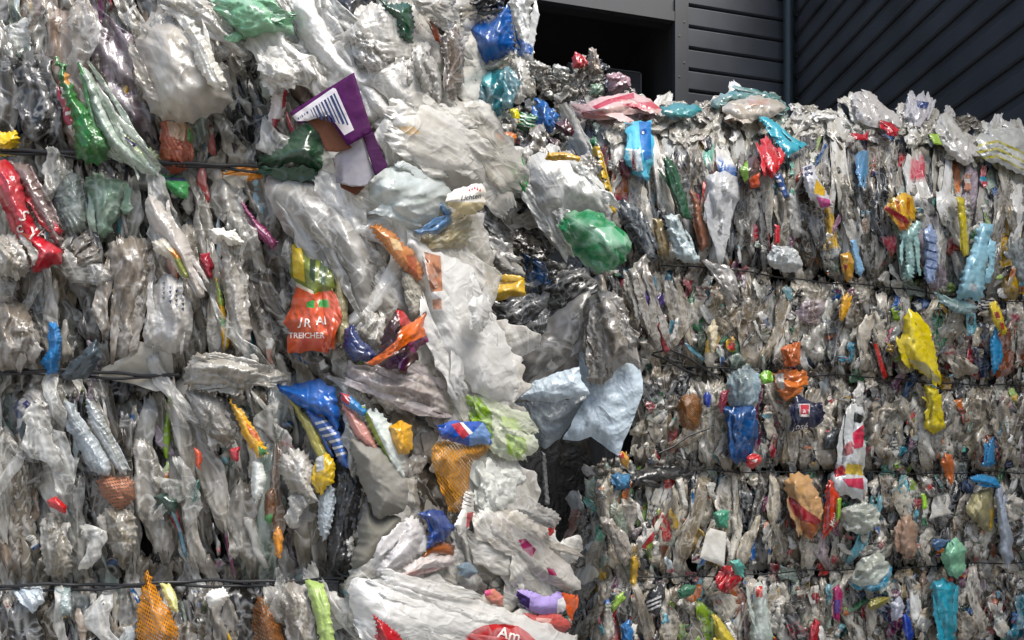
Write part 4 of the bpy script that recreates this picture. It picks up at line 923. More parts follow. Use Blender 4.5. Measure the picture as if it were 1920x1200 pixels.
L('film_bag', 'plastic bag', 'yellowish clear bag hanging under the white tub lid', [(842, 402), (884, 398), (884, 435), (866, 466), (838, 474), (802, 462), (782, 442), (820, 440), (840, 420)], 'cdbf98', alpha=.85, dz=.10, **CF)
L('film_wrapper', 'wrapper', 'orange brown printed film between the clear sheet and the white tail', [(690, 425), (706, 420), (742, 442), (776, 472), (792, 510), (786, 528), (762, 512), (736, 478)], 'bb7430', dz=.11, prints=[([(730, 445), (748, 450), (756, 470), (738, 468)], 'd9b98a'), ([(762, 478), (780, 480), (784, 522), (766, 512)], 'a84e1a')])
L('film_sheet', 'plastic film', 'long white tail of film with a faded orange panel', [(758, 428), (776, 440), (800, 470), (842, 482), (888, 498), (905, 548), (935, 610), (960, 668), (975, 742), (930, 758), (895, 735), (848, 692), (818, 655), (802, 560), (782, 490)], 'f2f1ee', alpha=.84, bulge=.3, dz=.12, amp=.06, pleats=5, prints=[([(795, 472), (826, 480), (830, 545), (808, 548)], 'cf9270'), ([(810, 562), (828, 560), (828, 580), (812, 580)], 'cf9270')], **WF)
L('plastic_spoon', 'spoon', 'white round spoon bowl on the long white tail', [(878, 572), (890, 554), (908, 552), (920, 578), (916, 606), (900, 622), (884, 612)], 'e0e0de', bulge=.55, dz=.19, amp=.02, crum=.1, **WF)
L('film_sheet', 'plastic film', 'flat grey film piece behind the white tail and crisp packet', [(752, 510), (768, 500), (788, 525), (800, 580), (775, 600), (760, 570)], 'a9a59a', dz=.10, mat='card')
L('film_bag', 'plastic bag', 'lilac tinted clear bag below the crisp packet', [(640, 672), (690, 688), (755, 698), (812, 700), (848, 745), (850, 790), (790, 766), (720, 752), (672, 728)], 'c9bec0', alpha=.85, dz=.095, amp=.12, **CF)
L('plastic_bag', 'plastic bag', 'white bag with lime green leaf print at the edge of the burst end', [(868, 738), (902, 742), (955, 765), (985, 792), (1002, 822), (1012, 842), (975, 866), (935, 860), (906, 832), (880, 790)], 'dbe2c8', dz=.10, bulge=.25, prints=[([(872, 740), (900, 745), (922, 775), (924, 822), (905, 832), (884, 795)], '9cc43c'), ([(948, 812), (985, 822), (990, 845), (972, 862), (952, 850)], 'b4d46a'), ([(935, 780), (965, 785), (980, 808), (945, 800)], 'c8dc96')], **WF)
L('net_bag', 'net bag', 'golden yellow net bag gathered below a blue packet', [(806, 832), (830, 824), (880, 838), (922, 832), (906, 856), (882, 876), (878, 915), (874, 955), (858, 968), (838, 958), (826, 915), (812, 872)], 'cc8c20', dz=.13, bulge=.4, mat='net', amp=.10)
L('packet', 'packet', 'blue packet with a red stripe on top of the golden net', [(816, 798), (850, 790), (905, 790), (920, 815), (918, 834), (880, 836), (830, 822)], '1e50b0', dz=.14, prints=[([(846, 796), (862, 792), (880, 815), (868, 824)], 'c0283c'), ([(862, 792), (868, 792), (888, 812), (880, 815)], 'e6e4e0'), ([(880, 818), (905, 792), (920, 815), (918, 834), (880, 836)], '6e94cc')])
L('film_wad', 'plastic film', 'mustard yellow wad left of the blue packet', [(728, 802), (752, 788), (774, 798), (772, 850), (748, 852), (734, 828)], 'd8a01c', dz=.10, bulge=.5)
L('packet', 'packet', 'royal blue triangular piece under the golden net', [(785, 962), (806, 958), (830, 956), (852, 990), (828, 1018), (802, 1026), (806, 992)], '173f8c', dz=.12)
L('packet', 'packet', 'white packet with grey writing and a red corner beside the golden net', [(872, 918), (888, 925), (888, 960), (878, 992), (862, 1005), (852, 985), (866, 955)], 'd8d6d2', dz=.14, prints=[([(876, 962), (888, 960), (884, 985), (874, 990)], 'c4303a')] + [([(868, 922 + i * 7), (884, 928 + i * 7), (884, 930 + i * 7), (868, 924 + i * 7)], '55555c') for i in range(4)])
L('wrapper', 'wrapper', 'brown and amber wrapper below the royal blue piece', [(800, 1030), (830, 1015), (852, 1022), (850, 1042), (812, 1038), (786, 1050)], '9a5422', dz=.10)
L('film_sheet', 'plastic film', 'white pleated film spreading right of the golden net', [(884, 868), (905, 850), (950, 872), (986, 905), (962, 920), (962, 945), (938, 968), (900, 970), (884, 925)], 'eef0ea', alpha=.9, dz=.08, amp=.14, **WF)
L('film_bag', 'plastic bag', 'clear cone of stretched film sloping to the lower right', [(900, 968), (952, 948), (985, 975), (1030, 1010), (1068, 1062), (1096, 1098), (1060, 1112), (1010, 1085), (960, 1050), (915, 1010)], 'cdc8c2', alpha=.66, dz=.09, amp=.06, pleats=4, prints=[([(972, 1012), (985, 1010), (1005, 1030), (998, 1045), (980, 1030)], 'a81f66'), ([(1025, 1065), (1038, 1066), (1045, 1080), (1030, 1078)], 'b02060')], **CF)
L('film_scrap', 'plastic film', 'bright red tag standing on the grey film edge', [(1028, 990), (1038, 970), (1046, 970), (1038, 1000), (1030, 1005)], 'd42c2c', dz=.11)
L('film_sheet', 'plastic film', 'translucent grey film flap under the black gap', [(966, 952), (1020, 946), (1052, 968), (1046, 990), (1010, 980), (985, 965)], '9a9895', alpha=.85, dz=.16, **CF)
L('carton', 'carton', 'lilac and violet carton among small litter', [(966, 1106), (992, 1108), (1030, 1120), (1048, 1108), (1060, 1118), (1066, 1140), (1050, 1152), (1000, 1150), (992, 1142), (970, 1128)], 'a896d4', dz=.09, mat='card', prints=[([(966, 1106), (994, 1122), (992, 1142), (970, 1128)], '38285c'), ([(1046, 1124), (1062, 1118), (1068, 1142), (1044, 1150)], 'e4e2e6')], amp=.05)
L('wrapper', 'wrapper', 'orange wrapper standing beside the lilac carton', [(1054, 1112), (1080, 1116), (1080, 1140), (1072, 1165), (1064, 1150)], 'dc5c24', dz=.09)
L('wrapper', 'wrapper', 'faded red printed film below the lilac carton', [(984, 1152), (1050, 1152), (1072, 1168), (1060, 1185), (1015, 1178), (990, 1168)], 'c0504c', dz=.085, prints=[([(1005, 1158), (1035, 1160), (1030, 1168), (1005, 1165)], 'dca8a0')])
L('film_sheet', 'plastic film', 'broad clear bag at the bottom with a red disc and white letters', [(648, 1092), (700, 1080), (760, 1092), (830, 1108), (900, 1128), (980, 1155), (1050, 1180), (1112, 1215), (1000, 1230), (690, 1230), (664, 1150)], 'ecebe8', alpha=.6, dz=.12, bulge=.15, amp=.05, ang=70, res=44, pleats=7,
  prints=[([(862 + 0, 1215), (872, 1196), (888, 1182), (906, 1173), (925, 1170), (950, 1170), (972, 1174), (990, 1186), (1006, 1202), (1012, 1215), (1000, 1229), (870, 1229)], 'dc3034')], text=[('Am', 932, 1194, 30, -14, 'f4efec')], **WF)
L('wrapper', 'wrapper', 'pink and orange scrap above the broad clear bottom bag', [(906, 1108), (928, 1104), (945, 1118), (940, 1138), (922, 1132), (910, 1120)], 'd98a78', dz=.09, prints=[([(906, 1108), (920, 1105), (920, 1115), (910, 1118)], 'd04a80')])
L('film_scrap', 'plastic film', 'blue grey film patch on white pleats above the litter', [(856, 1062), (880, 1052), (896, 1072), (880, 1085), (866, 1080)], '7a90a4', dz=.09)
# ---------------- the gap between the bales
G = 'R'
R('green_bag', 'plastic bag', 'glossy green see-through bag hanging over the dark gap', [(1046, 426), (1058, 402), (1085, 394), (1120, 398), (1160, 422), (1180, 448), (1180, 482), (1152, 506), (1112, 510), (1084, 482)], '279a5c', reg=1.90, dz=.10, alpha=.55, bulge=.5, amp=.035, pleats=1, prints=[([(1098, 428), (1150, 425), (1178, 450), (1172, 462), (1140, 468)], '7cc49a')], mat='smooth_film')
R('white_bag', 'plastic bag', 'large whitish crinkled bag sloping down behind the green bag', [(985, 310), (1000, 290), (1050, 290), (1102, 310), (1138, 360), (1146, 410), (1120, 400), (1062, 396), (1048, 425), (1085, 480), (1050, 470), (1015, 430), (985, 370)], 'd6d6d0', reg=1.98, dz=.14, alpha=.88, amp=.08, crum=1.2, mat='white_film')
R('film_strip', 'plastic film', 'yellow rim along the top of the whitish crinkled bag', [(1018, 300), (1028, 287), (1060, 285), (1088, 296), (1086, 304), (1050, 297)], 'e0ae1c', reg=1.98, dz=.18)
R('film_scrap', 'plastic film', 'bright green folded scrap left of the whitish bag', [(950, 322), (966, 306), (976, 291), (984, 312), (990, 350), (984, 360), (962, 348)], '26a042', reg=1.95, dz=.30)
R('film_sheet', 'plastic film', 'light clear film spread left of the whitish bag', [(898, 345), (925, 300), (965, 272), (1000, 270), (990, 330), (1010, 400), (985, 370), (940, 352)], 'cfcdc8', reg=1.98, dz=.12, alpha=.9, **CF)
R('film_sheet', 'plastic film', 'grey see-through film above the yellow scrap in the gap', [(876, 452), (905, 440), (945, 455), (975, 495), (990, 518), (955, 526), (905, 522), (882, 490)], 'a7a5a3', reg=1.78, dz=.05, alpha=.88, **CF)
R('film_scrap', 'plastic film', 'yellow wrapper with a red corner in the dark gap', [(884, 522), (905, 516), (935, 528), (980, 522), (986, 554), (935, 564), (905, 556)], 'd9ae10', reg=1.62, dz=.06, amp=.05, prints=[([(884, 522), (902, 514), (910, 530), (900, 545)], 'a0182a')])
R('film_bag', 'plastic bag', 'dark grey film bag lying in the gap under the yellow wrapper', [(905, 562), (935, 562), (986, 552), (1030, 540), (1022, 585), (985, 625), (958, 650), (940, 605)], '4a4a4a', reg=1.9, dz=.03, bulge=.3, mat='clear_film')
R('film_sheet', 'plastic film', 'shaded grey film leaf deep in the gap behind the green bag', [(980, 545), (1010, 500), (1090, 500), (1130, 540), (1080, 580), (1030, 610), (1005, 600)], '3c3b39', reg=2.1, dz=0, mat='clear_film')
R('film_bag', 'plastic bag', 'wide clear wrinkled bag stretched over the gap above the pale blue sheet', [(952, 668), (985, 628), (1040, 590), (1088, 552), (1110, 545), (1112, 600), (1090, 660), (1086, 688), (1030, 705), (990, 722), (972, 742), (965, 700)], '9b9792', reg=1.95, dz=.05, alpha=.62, amp=.07, mat='smooth_film')
R('plastic_sheet', 'plastic sheet', 'pale blue sheet panel jutting left towards the burst end', [(968, 746), (1000, 716), (1040, 700), (1086, 688), (1092, 715), (1106, 738), (1080, 745), (1040, 754), (1000, 752)], 'c6d4de', reg=1.88, dz=.06, mat='sheet_film', bulge=.04, amp=.055, soft=0, n=5, rag=.012)
R('plastic_sheet', 'plastic sheet', 'large pale blue sheet hanging with pointed corners over the black gap', [(1086, 655), (1098, 668), (1120, 700), (1150, 700), (1165, 660), (1202, 695), (1206, 735), (1186, 790), (1160, 856), (1128, 832), (1108, 818), (1085, 826), (1054, 824), (1078, 780), (1100, 745), (1086, 700)], 'c2d2de', reg=1.98, dz=.10, mat='sheet_film', bulge=.04, amp=.06, aniso=.3, soft=0, n=5, rag=.012)
R('film_tube', 'plastic film', 'dirty clear film funnel hanging over the large pale blue sheet', [(1092, 560), (1150, 540), (1180, 600), (1195, 660), (1204, 700), (1180, 680), (1160, 690), (1130, 720), (1110, 712), (1095, 660)], '8b847b', reg=2.0, dz=.16, alpha=.86, **CF)
R('plastic_sheet', 'plastic sheet', 'slate grey sheet in shade under the pale blue panel', [(945, 758), (1000, 754), (1060, 750), (1102, 742), (1080, 782), (1050, 822), (1022, 842), (990, 812)], '87929a', reg=1.98, dz=.03, mat='sheet_film', bulge=.04, amp=.04, soft=0, rag=.012)
R('film_strip', 'plastic film', 'thin grey ribbon dangling in the black gap', [(1014, 845), (1022, 850), (1030, 945), (1020, 946)], '6a6a6a', reg=1.9, dz=0)
R('film_scrap', 'plastic film', 'blue crumpled scrap beside the rear bale', [(1002, 184), (1022, 190), (1034, 208), (1050, 216), (1032, 250), (1000, 244), (1008, 215)], '1c68b8', reg=2.05, dz=.05)
R('film_scrap', 'plastic film', 'dark red film beside the blue crumpled scrap', [(1036, 232), (1062, 222), (1080, 250), (1060, 256)], '4c1420', reg=2.05, dz=.05)
R('packet', 'packet', 'yellow cone shaped packet below the teal bag', [(956, 205), (972, 203), (974, 222), (966, 244), (958, 228)], 'e4d412', reg=1.95, dz=.05, prints=[([(956, 222), (974, 222), (968, 244), (960, 244)], 'e6e2d6')])
R('packet', 'packet', 'green packet with white lines beside the yellow cone', [(970, 212), (1008, 218), (1002, 248), (966, 242)], '1c6a38', reg=1.97, dz=.05, prints=[([(972, 216 + i * 6), (1004, 221 + i * 6), (1004, 222.5 + i * 6), (972, 218 + i * 6)], 'cfd8cf') for i in range(4)])
R('wrapper', 'wrapper', 'orange crumpled wrapper left of the brown box corner', [(925, 254), (950, 246), (970, 252), (966, 268), (940, 272), (920, 264)], 'c46e28', reg=1.95, dz=.05)
R('wrapper', 'wrapper', 'small brown box corner above the whitish bag', [(1024, 258), (1048, 262), (1048, 285), (1030, 286)], '4c241e', reg=2.0, dz=.05)
R('film_scrap', 'plastic film', 'red crumpled scrap on top of the rear bale', [(1072, 108), (1080, 97), (1098, 108), (1094, 128), (1074, 128)], 'c81c24', reg=3.7, dz=.10)
R('film_scrap', 'plastic film', 'brown rag sticking up from the rear bale', [(1098, 118), (1108, 88), (1118, 92), (1124, 120), (1132, 140), (1106, 140)], '9a8878', reg=3.7, dz=.06, mat='fine_film')
R('film_scrap', 'plastic film', 'pink and white striped wad at the right of the rear bale', [(1138, 140), (1160, 134), (1180, 145), (1182, 165), (1155, 178), (1140, 170)], 'b88a9a', reg=3.7, dz=.10, mat='fine_film')
R('film_scrap', 'plastic film', 'mint coloured film on the front of the rear bale', [(1108, 158), (1130, 156), (1128, 178), (1106, 178)], '8fb49c', reg=3.7, dz=.10, mat='fine_film')
# ---------------- far right bale: top rim
R('striped_bag', 'plastic bag', 'white bag with red stripes lying on the left end of the far bale', [(1060, 205), (1085, 196), (1140, 180), (1188, 172), (1225, 190), (1244, 205), (1215, 212), (1170, 215), (1150, 225), (1095, 222), (1066, 222)], 'd9b4b0', dz=.12, bulge=.4, amp=.1, prints=[([(1110, 200), (1140, 186), (1188, 174), (1190, 184), (1150, 192), (1118, 205)], 'c02838'), ([(1165, 195), (1225, 190), (1240, 204), (1190, 205)], 'd0606a'), ([(1090, 208), (1130, 208), (1140, 222), (1096, 222)], 'd08078')], ang=80)
R('film_sheet', 'plastic film', 'whitish clear film sheet slanting down at the left corner of the far bale', [(1046, 200), (1060, 190), (1082, 215), (1100, 270), (1128, 330), (1140, 372), (1118, 350), (1088, 290), (1062, 240)], 'cfccc4', dz=.13, alpha=.9, mat='clear_film')
R('film_roll', 'plastic film', 'teal film roll lying on the rim right of the red striped bag', [(1238, 200), (1270, 194), (1308, 196), (1318, 206), (1290, 222), (1262, 220), (1240, 212)], '3c8e94', dz=.12, bulge=.5, ang=80)
R('film_sheet', 'plastic film', 'sea green film arched on the rim behind the cream bag', [(1332, 196), (1360, 172), (1400, 166), (1445, 175), (1480, 200), (1478, 214), (1440, 190), (1390, 186), (1350, 204)], '5f9a9a', dz=.10, ang=80, alpha=.95, mat='clear_film')
R('plastic_bag', 'plastic bag', 'cream bag lying over the top rim beside the sea green film', [(1350, 205), (1372, 188), (1420, 178), (1462, 188), (1476, 206), (1440, 222), (1400, 230), (1368, 222)], 'd8ccbc', dz=.125, bulge=.5, ang=80, mat='white_film', prints=[([(1400, 188), (1440, 186), (1445, 196), (1405, 198)], 'd8a890')])
R('plastic_bag', 'plastic bag', 'upright white film flag at the middle of the top rim', [(1600, 176), (1618, 172), (1650, 190), (1680, 215), (1695, 242), (1650, 240), (1612, 232), (1598, 205)], 'd2ccc6', dz=.10, bulge=.3, amp=.15, mat='white_film')
R('printed_film', 'plastic film', 'torn white film with a blue mark sticking up from the rim', [(1692, 222), (1700, 190), (1712, 170), (1718, 180), (1730, 174), (1735, 182), (1750, 183), (1742, 222), (1720, 232)], 'd0ccd0', dz=.09, mat='white_film', prints=[([(1718, 188), (1742, 192), (1738, 206), (1720, 200)], '44568c')])
R('plastic_bag', 'plastic bag', 'knobbly white bag sloping down the right part of the rim', [(1752, 225), (1768, 210), (1785, 222), (1805, 250), (1828, 262), (1826, 300), (1800, 312), (1772, 280), (1756, 250)], 'dcd8d0', dz=.12, bulge=.5, amp=.2, mat='white_film')
R('striped_bag', 'plastic bag', 'white bag with yellow stripes at the right end of the rim', [(1826, 262), (1862, 242), (1905, 240), (1940, 262), (1940, 335), (1915, 325), (1880, 312), (1842, 296)], 'dcdcd4', dz=.13, bulge=.4, mat='white_film', prints=[([(1828, 272 + i * 12), (1870, 262 + i * 14), (1920, 285 + i * 16), (1920, 289 + i * 16), (1870, 267 + i * 14), (1830, 277 + i * 12)], 'd2c640') for i in range(3)])
R('film_scrap', 'plastic film', 'red triangular scrap below the white flag on the rim', [(1650, 226), (1676, 232), (1684, 256), (1664, 252)], 'c41c2c', dz=.14)
R('film_scrap', 'plastic film', 'thin red curl left of the red triangular scrap', [(1594, 250), (1620, 252), (1628, 246), (1628, 262), (1605, 262)], 'c02434', dz=.14)
R('film_scrap', 'plastic film', 'lime scrap tucked under the knobbly white bag', [(1742, 250), (1760, 252), (1766, 272), (1750, 270)], 'a8cc48', dz=.14)
R('film_strip', 'plastic film', 'cyan folded strip hanging over the rim beside the red piece', [(1424, 218), (1440, 220), (1462, 235), (1480, 262), (1512, 268), (1512, 276), (1484, 286), (1478, 294), (1466, 280), (1446, 250)], '38b4cc', dz=.14, amp=.1)
# ---------------- far bale, top band
R('light_blue_bag', 'plastic bag', 'light blue bag with a round mark and a red side label', [(1170, 228), (1185, 232), (1222, 226), (1226, 260), (1224, 305), (1218, 322), (1214, 342), (1198, 334), (1188, 330), (1180, 300)], '58c0e0', dz=.11, bulge=.2, amp=.06, prints=[([(1198, 228), (1220, 228), (1222, 296), (1208, 302), (1200, 262)], '1c74c0'), ([(1180, 292), (1200, 278), (1206, 320), (1190, 322)], 'd8e4e8'), ([(1178, 280), (1190, 280), (1196, 322), (1186, 318)], 'e8e4e4'), ([(1200, 250), (1202, 243), (1207, 241), (1212, 244), (1212, 250), (1206, 254)], '1a4e98')],
  text=[('LOMEO', 1193, 319, 9, 100, 'a01828'), ('e', 1203, 251, 11, 0, 'e8f0f4')])
R('film_scrap', 'plastic film', 'dark red film tucked left of the light blue bag', [(1160, 300), (1176, 295), (1182, 335), (1164, 330)], '641424', dz=.08)
R('film_strip', 'wrapper', 'yellow strip with black marks on the left corner of the far bale', [(1108, 276), (1122, 274), (1132, 320), (1148, 372), (1154, 398), (1142, 396), (1124, 345), (1112, 305)], 'd0a818', dz=.13, prints=[([(1114 + i * 6, 292 + i * 20), (1126 + i * 6, 296 + i * 20), (1122 + i * 6, 303 + i * 20)], '241c14') for i in range(5)])
R('film_strip', 'plastic film', 'dark green long strip right of the light blue bag', [(1246, 290), (1262, 300), (1274, 335), (1290, 380), (1296, 410), (1280, 408), (1262, 370), (1248, 330)], '1e5434', dz=.09)
R('film_strip', 'plastic film', 'copper brown strip beside the silvery crinkled bag', [(1294, 350), (1306, 370), (1326, 430), (1330, 462), (1314, 470), (1302, 410)], '9a6244', dz=.09, bulge=.5)
R('foil_bag', 'plastic bag', 'silvery blue crinkled bag standing on the upper wire of the far bale', [(1244, 408), (1264, 402), (1280, 420), (1292, 455), (1316, 496), (1276, 494), (1258, 455)], 'b8c8cc', dz=.11, amp=.2, crum=1.2, mat='foil')
R('film_bag', 'plastic bag', 'dark blue grey film fanning down right of the green bag', [(1154, 372), (1180, 375), (1206, 400), (1222, 440), (1232, 492), (1205, 488), (1180, 440), (1160, 410)], '4c5660', dz=.10, alpha=1, mat='clear_film')
R('film_strip', 'plastic film', 'olive gold film beside the dark blue grey fan', [(1222, 410), (1240, 412), (1254, 455), (1252, 485), (1236, 480), (1228, 445)], '86744c', dz=.09)
R('plastic_bag', 'plastic bag', 'crinkled white bag with a trailing tail in the upper band', [(1322, 330), (1350, 320), (1380, 330), (1388, 372), (1372, 410), (1360, 450), (1340, 500), (1328, 480), (1342, 430), (1322, 375)], 'd2d2d2', dz=.11, amp=.2, alpha=.95, mat='white_film')
R('film_bag', 'plastic bag', 'clear gathered bag crossing the top wire like a bow', [(1312, 482), (1345, 496), (1376, 500), (1384, 540), (1372, 580), (1356, 560), (1345, 525), (1325, 505)], 'bdbab8', dz=.13, alpha=.85, mat='clear_film')
R('film_piece', 'plastic film', 'bright red folded piece under the cyan strip', [(1426, 262), (1440, 252), (1450, 272), (1472, 298), (1456, 320), (1450, 336), (1434, 318), (1424, 290)], 'd01c24', dz=.13)
R('packet', 'packet', 'green, brown and orange packet left of the red piece', [(1386, 318), (1400, 300), (1418, 290), (1428, 312), (1424, 350), (1410, 356), (1394, 340)], '4c3028', dz=.12, prints=[([(1386, 318), (1402, 300), (1404, 335), (1396, 342)], '8cc034'), ([(1404, 335), (1426, 322), (1424, 350), (1408, 354)], 'd85a34')])
R('striped_film', 'plastic film', 'blue and white striped film hanging under the red piece', [(1452, 330), (1464, 325), (1480, 368), (1470, 372)], '2c5090', dz=.11, prints=[([(1454, 338), (1464, 336), (1466, 341), (1456, 343)], 'dfe2e8'), ([(1460, 352), (1470, 350), (1472, 355), (1462, 357)], 'dfe2e8')])
R('packet', 'packet', 'white packet with navy marks and a yellow and pink foot', [(1506, 310), (1524, 305), (1530, 330), (1546, 352), (1560, 385), (1540, 392), (1518, 372), (1508, 345)], 'd8d8de', dz=.11, prints=[([(1508, 314), (1522, 310), (1522, 316), (1508, 320)], '28305c'), ([(1508, 326), (1524, 322), (1524, 328), (1510, 332)], '28305c'), ([(1530, 335), (1548, 355), (1546, 368), (1526, 362)], 'e2b424'), ([(1530, 368), (1556, 374), (1558, 388), (1538, 390)], 'd05a9a')])
R('packet', 'packet', 'steel blue packet under the middle of the rim', [(1604, 292), (1616, 280), (1628, 282), (1626, 320), (1616, 352), (1605, 325)], '4a7ea4', dz=.11)
R('snack_packet', 'packet', 'round yellow and orange packet with a red band', [(1658, 392), (1672, 372), (1690, 362), (1712, 370), (1718, 392), (1712, 412), (1700, 432), (1676, 412)], 'e4b018', dz=.12, bulge=.4, prints=[([(1658, 392), (1662, 386), (1700, 408), (1706, 418), (1696, 422)], 'c02430'), ([(1676, 374), (1684, 372), (1690, 400), (1684, 398)], 'b8641c'), ([(1700, 370), (1706, 372), (1706, 404), (1700, 402)], 'c4741c'), ([(1684, 414), (1704, 420), (1698, 436), (1684, 428)], 'd8761c')])
R('plastic_bag', 'plastic bag', 'mint blue bag bent under the yellow and orange packet', [(1688, 440), (1704, 424), (1724, 416), (1722, 440), (1712, 455), (1716, 490), (1708, 522), (1696, 520), (1700, 480)], 'a4ccc8', dz=.10)
R('plastic_bag', 'plastic bag', 'lavender patterned bag right of the mint blue bag', [(1733, 432), (1746, 424), (1758, 445), (1758, 500), (1748, 532), (1736, 528), (1732, 480)], '9cb0d8', dz=.10, prints=[([(1736, 450 + i * 16), (1756, 456 + i * 16), (1756, 459 + i * 16), (1736, 454 + i * 16)], '48588c') for i in range(4)])
R('film_strip', 'plastic film', 'upright yellow strip near the right edge', [(1794, 370), (1808, 370), (1814, 430), (1817, 478), (1806, 484), (1800, 430)], 'd8c41c', dz=.11)
R('plastic_bag', 'plastic bag', 'pale cyan bag leaning over the top wire near the right edge', [(1832, 430), (1846, 420), (1858, 424), (1856, 470), (1844, 540), (1836, 568), (1796, 558), (1806, 510), (1822, 465)], 'a0d4e6', dz=.13, bulge=.25, amp=.07, prints=[([(1818, 530), (1834, 534), (1832, 548), (1816, 544)], 'd0dce2')])
R('film_sheet', 'plastic film', 'pale teal film strand sagging from the cyan bag', [(1752, 548), (1772, 556), (1796, 560), (1836, 574), (1826, 590), (1790, 586), (1768, 570)], '8fb4ba', dz=.12, alpha=.92, mat='clear_film')
R('packet', 'packet', 'mustard and red packet on the top wire', [(1576, 478), (1594, 470), (1604, 492), (1600, 520), (1588, 530), (1578, 505)], 'd09a20', dz=.10, prints=[([(1580, 495), (1590, 498), (1586, 508)], 'b02438')])
R('film_strip', 'plastic film', 'sky blue strip beside the mustard and red packet', [(1594, 448), (1604, 450), (1620, 505), (1616, 518), (1604, 512)], '8cbce4', dz=.10)
R('film_bag', 'plastic bag', 'bright white crinkled bag under the top wire', [(1436, 478), (1455, 460), (1485, 462), (1508, 485), (1500, 508), (1470, 512), (1446, 502)], 'ccd0d0', dz=.11, amp=.25, crum=1.4, mat='white_film')
R('film_strip', 'plastic film', 'thin red strip in the upper middle of the far bale', [(1452, 420), (1462, 424), (1462, 455), (1452, 460)], 'c42830', dz=.09)
# ---------------- far bale, second band
R('yellow_bag', 'plastic bag', 'large bright yellow bag tapering down to the second wire', [(1698, 598), (1706, 582), (1718, 590), (1730, 610), (1750, 642), (1754, 672), (1766, 712), (1756, 722), (1722, 692), (1688, 668), (1684, 645)], 'e8d008', dz=.12, bulge=.3, amp=.09, prints=[([(1700, 672), (1735, 680), (1764, 712), (1752, 716), (1722, 692)], 'c9c08a')])
R('yellow_bag', 'plastic bag', 'smaller yellow bag hanging below the second wire', [(1732, 722), (1758, 728), (1768, 775), (1772, 802), (1752, 816), (1732, 802), (1738, 770)], 'd8c414', dz=.10, amp=.2)
R('packet', 'packet', 'yellow and red packet strip near the right edge', [(1854, 570), (1868, 566), (1880, 595), (1888, 622), (1880, 630), (1862, 602)], 'e6c81c', dz=.12, prints=[([(1864, 585), (1872, 584), (1876, 596), (1868, 598)], '9c2420'), ([(1874, 604), (1882, 606), (1884, 618), (1878, 618)], 'b43a20')])
R('film_strip', 'plastic film', 'azure strip below the yellow and red packet', [(1856, 640), (1868, 610), (1876, 640), (1872, 690), (1864, 704), (1858, 670)], '1e8cc0', dz=.10)
R('film_strip', 'plastic film', 'amber slip in the second band', [(1572, 600), (1578, 560), (1590, 548), (1592, 580), (1580, 602)], 'e0a41c', dz=.10)
R('wrapper', 'wrapper', 'orange crumpled wrapper above the second wire', [(1464, 655), (1476, 644), (1500, 642), (1502, 682), (1470, 688)], 'c8682c', dz=.10, amp=.2)
R('wrapper', 'wrapper', 'orange and white wrapper knot below the second wire', [(1452, 702), (1470, 692), (1512, 696), (1514, 715), (1490, 740), (1474, 752), (1456, 728)], 'd07024', dz=.10, amp=.2, prints=[([(1452, 702), (1468, 698), (1472, 730), (1458, 728)], 'd8d4cc')])
R('film_strip', 'wrapper', 'black and red glossy strip crossing the second wire', [(1630, 642), (1644, 640), (1654, 665), (1670, 712), (1656, 718), (1642, 680)], '241416', dz=.10, prints=[([(1638, 645), (1644, 643), (1664, 705), (1656, 712)], 'a82018')])
R('film_strip', 'plastic film', 'crimson strip near the loose wire ends', [(1230, 605), (1244, 612), (1256, 658), (1244, 662)], '8c1424', dz=.10)
R('card_piece', 'cardboard', 'cream diamond shaped card in the second band', [(1324, 622), (1338, 598), (1346, 612), (1342, 650), (1334, 668)], 'd8ccb0', dz=.10, mat='card')
R('film_scrap', 'plastic film', 'purple scrap pair under the top wire', [(1202, 552), (1212, 545), (1220, 560), (1214, 576), (1204, 570)], '44307a', dz=.13)
R('film_scrap', 'plastic film', 'purple scrap right of the purple pair', [(1228, 560), (1240, 548), (1246, 570), (1236, 584)], '3c2868', dz=.10)
R('film_tube', 'plastic film', 'long twisted grey film loop left of the purple scraps', [(1168, 545), (1178, 510), (1210, 475), (1218, 485), (1195, 525), (1192, 550), (1205, 580), (1226, 610), (1242, 650), (1228, 655), (1206, 615), (1180, 575)], 'a09a92', dz=.13, bulge=.6, mat='clear_film', alpha=.97)
R('film_scrap', 'plastic film', 'pale blue bottle neck left of the twisted grey loop', [(1122, 560), (1128, 552), (1134, 562), (1132, 590), (1122, 585)], '5f94b4', dz=.24)
# ---------------- far bale, third band
R('blue_bag', 'plastic bag', 'deep blue bag hanging above the third wire', [(1360, 766), (1390, 760), (1420, 764), (1420, 815), (1404, 868), (1378, 874), (1364, 835)], '0c4884', dz=.12, bulge=.35)
R('film_bag', 'plastic bag', 'clear bluish upper half of a bag above the deep blue bag', [(1364, 710), (1382, 690), (1412, 686), (1424, 720), (1420, 764), (1390, 760), (1362, 766)], '8ca4b0', dz=.11, alpha=.93, mat='clear_film')
R('film_scrap', 'plastic film', 'lime green scrap at the right of the clear bluish bag', [(1424, 702), (1434, 694), (1448, 698), (1448, 716), (1430, 722)], '7ab82c', dz=.12)
R('packet', 'packet', 'navy packet with a red square emblem and white script', [(1482, 760), (1494, 740), (1506, 748), (1524, 752), (1542, 760), (1546, 785), (1528, 800), (1512, 806), (1484, 808)], '161c40', dz=.12, amp=.08, prints=[([(1499, 757), (1519, 757), (1518, 782), (1499, 781)], 'd8cccc'), ([(1501, 759), (1517, 759), (1516, 777), (1501, 777)], 'c4283c')],
  text=[('José', 1486, 806, 17, 4, 'e0dcdc', .3), ('a', 1505, 774, 14, 0, 'e8d8d8')])
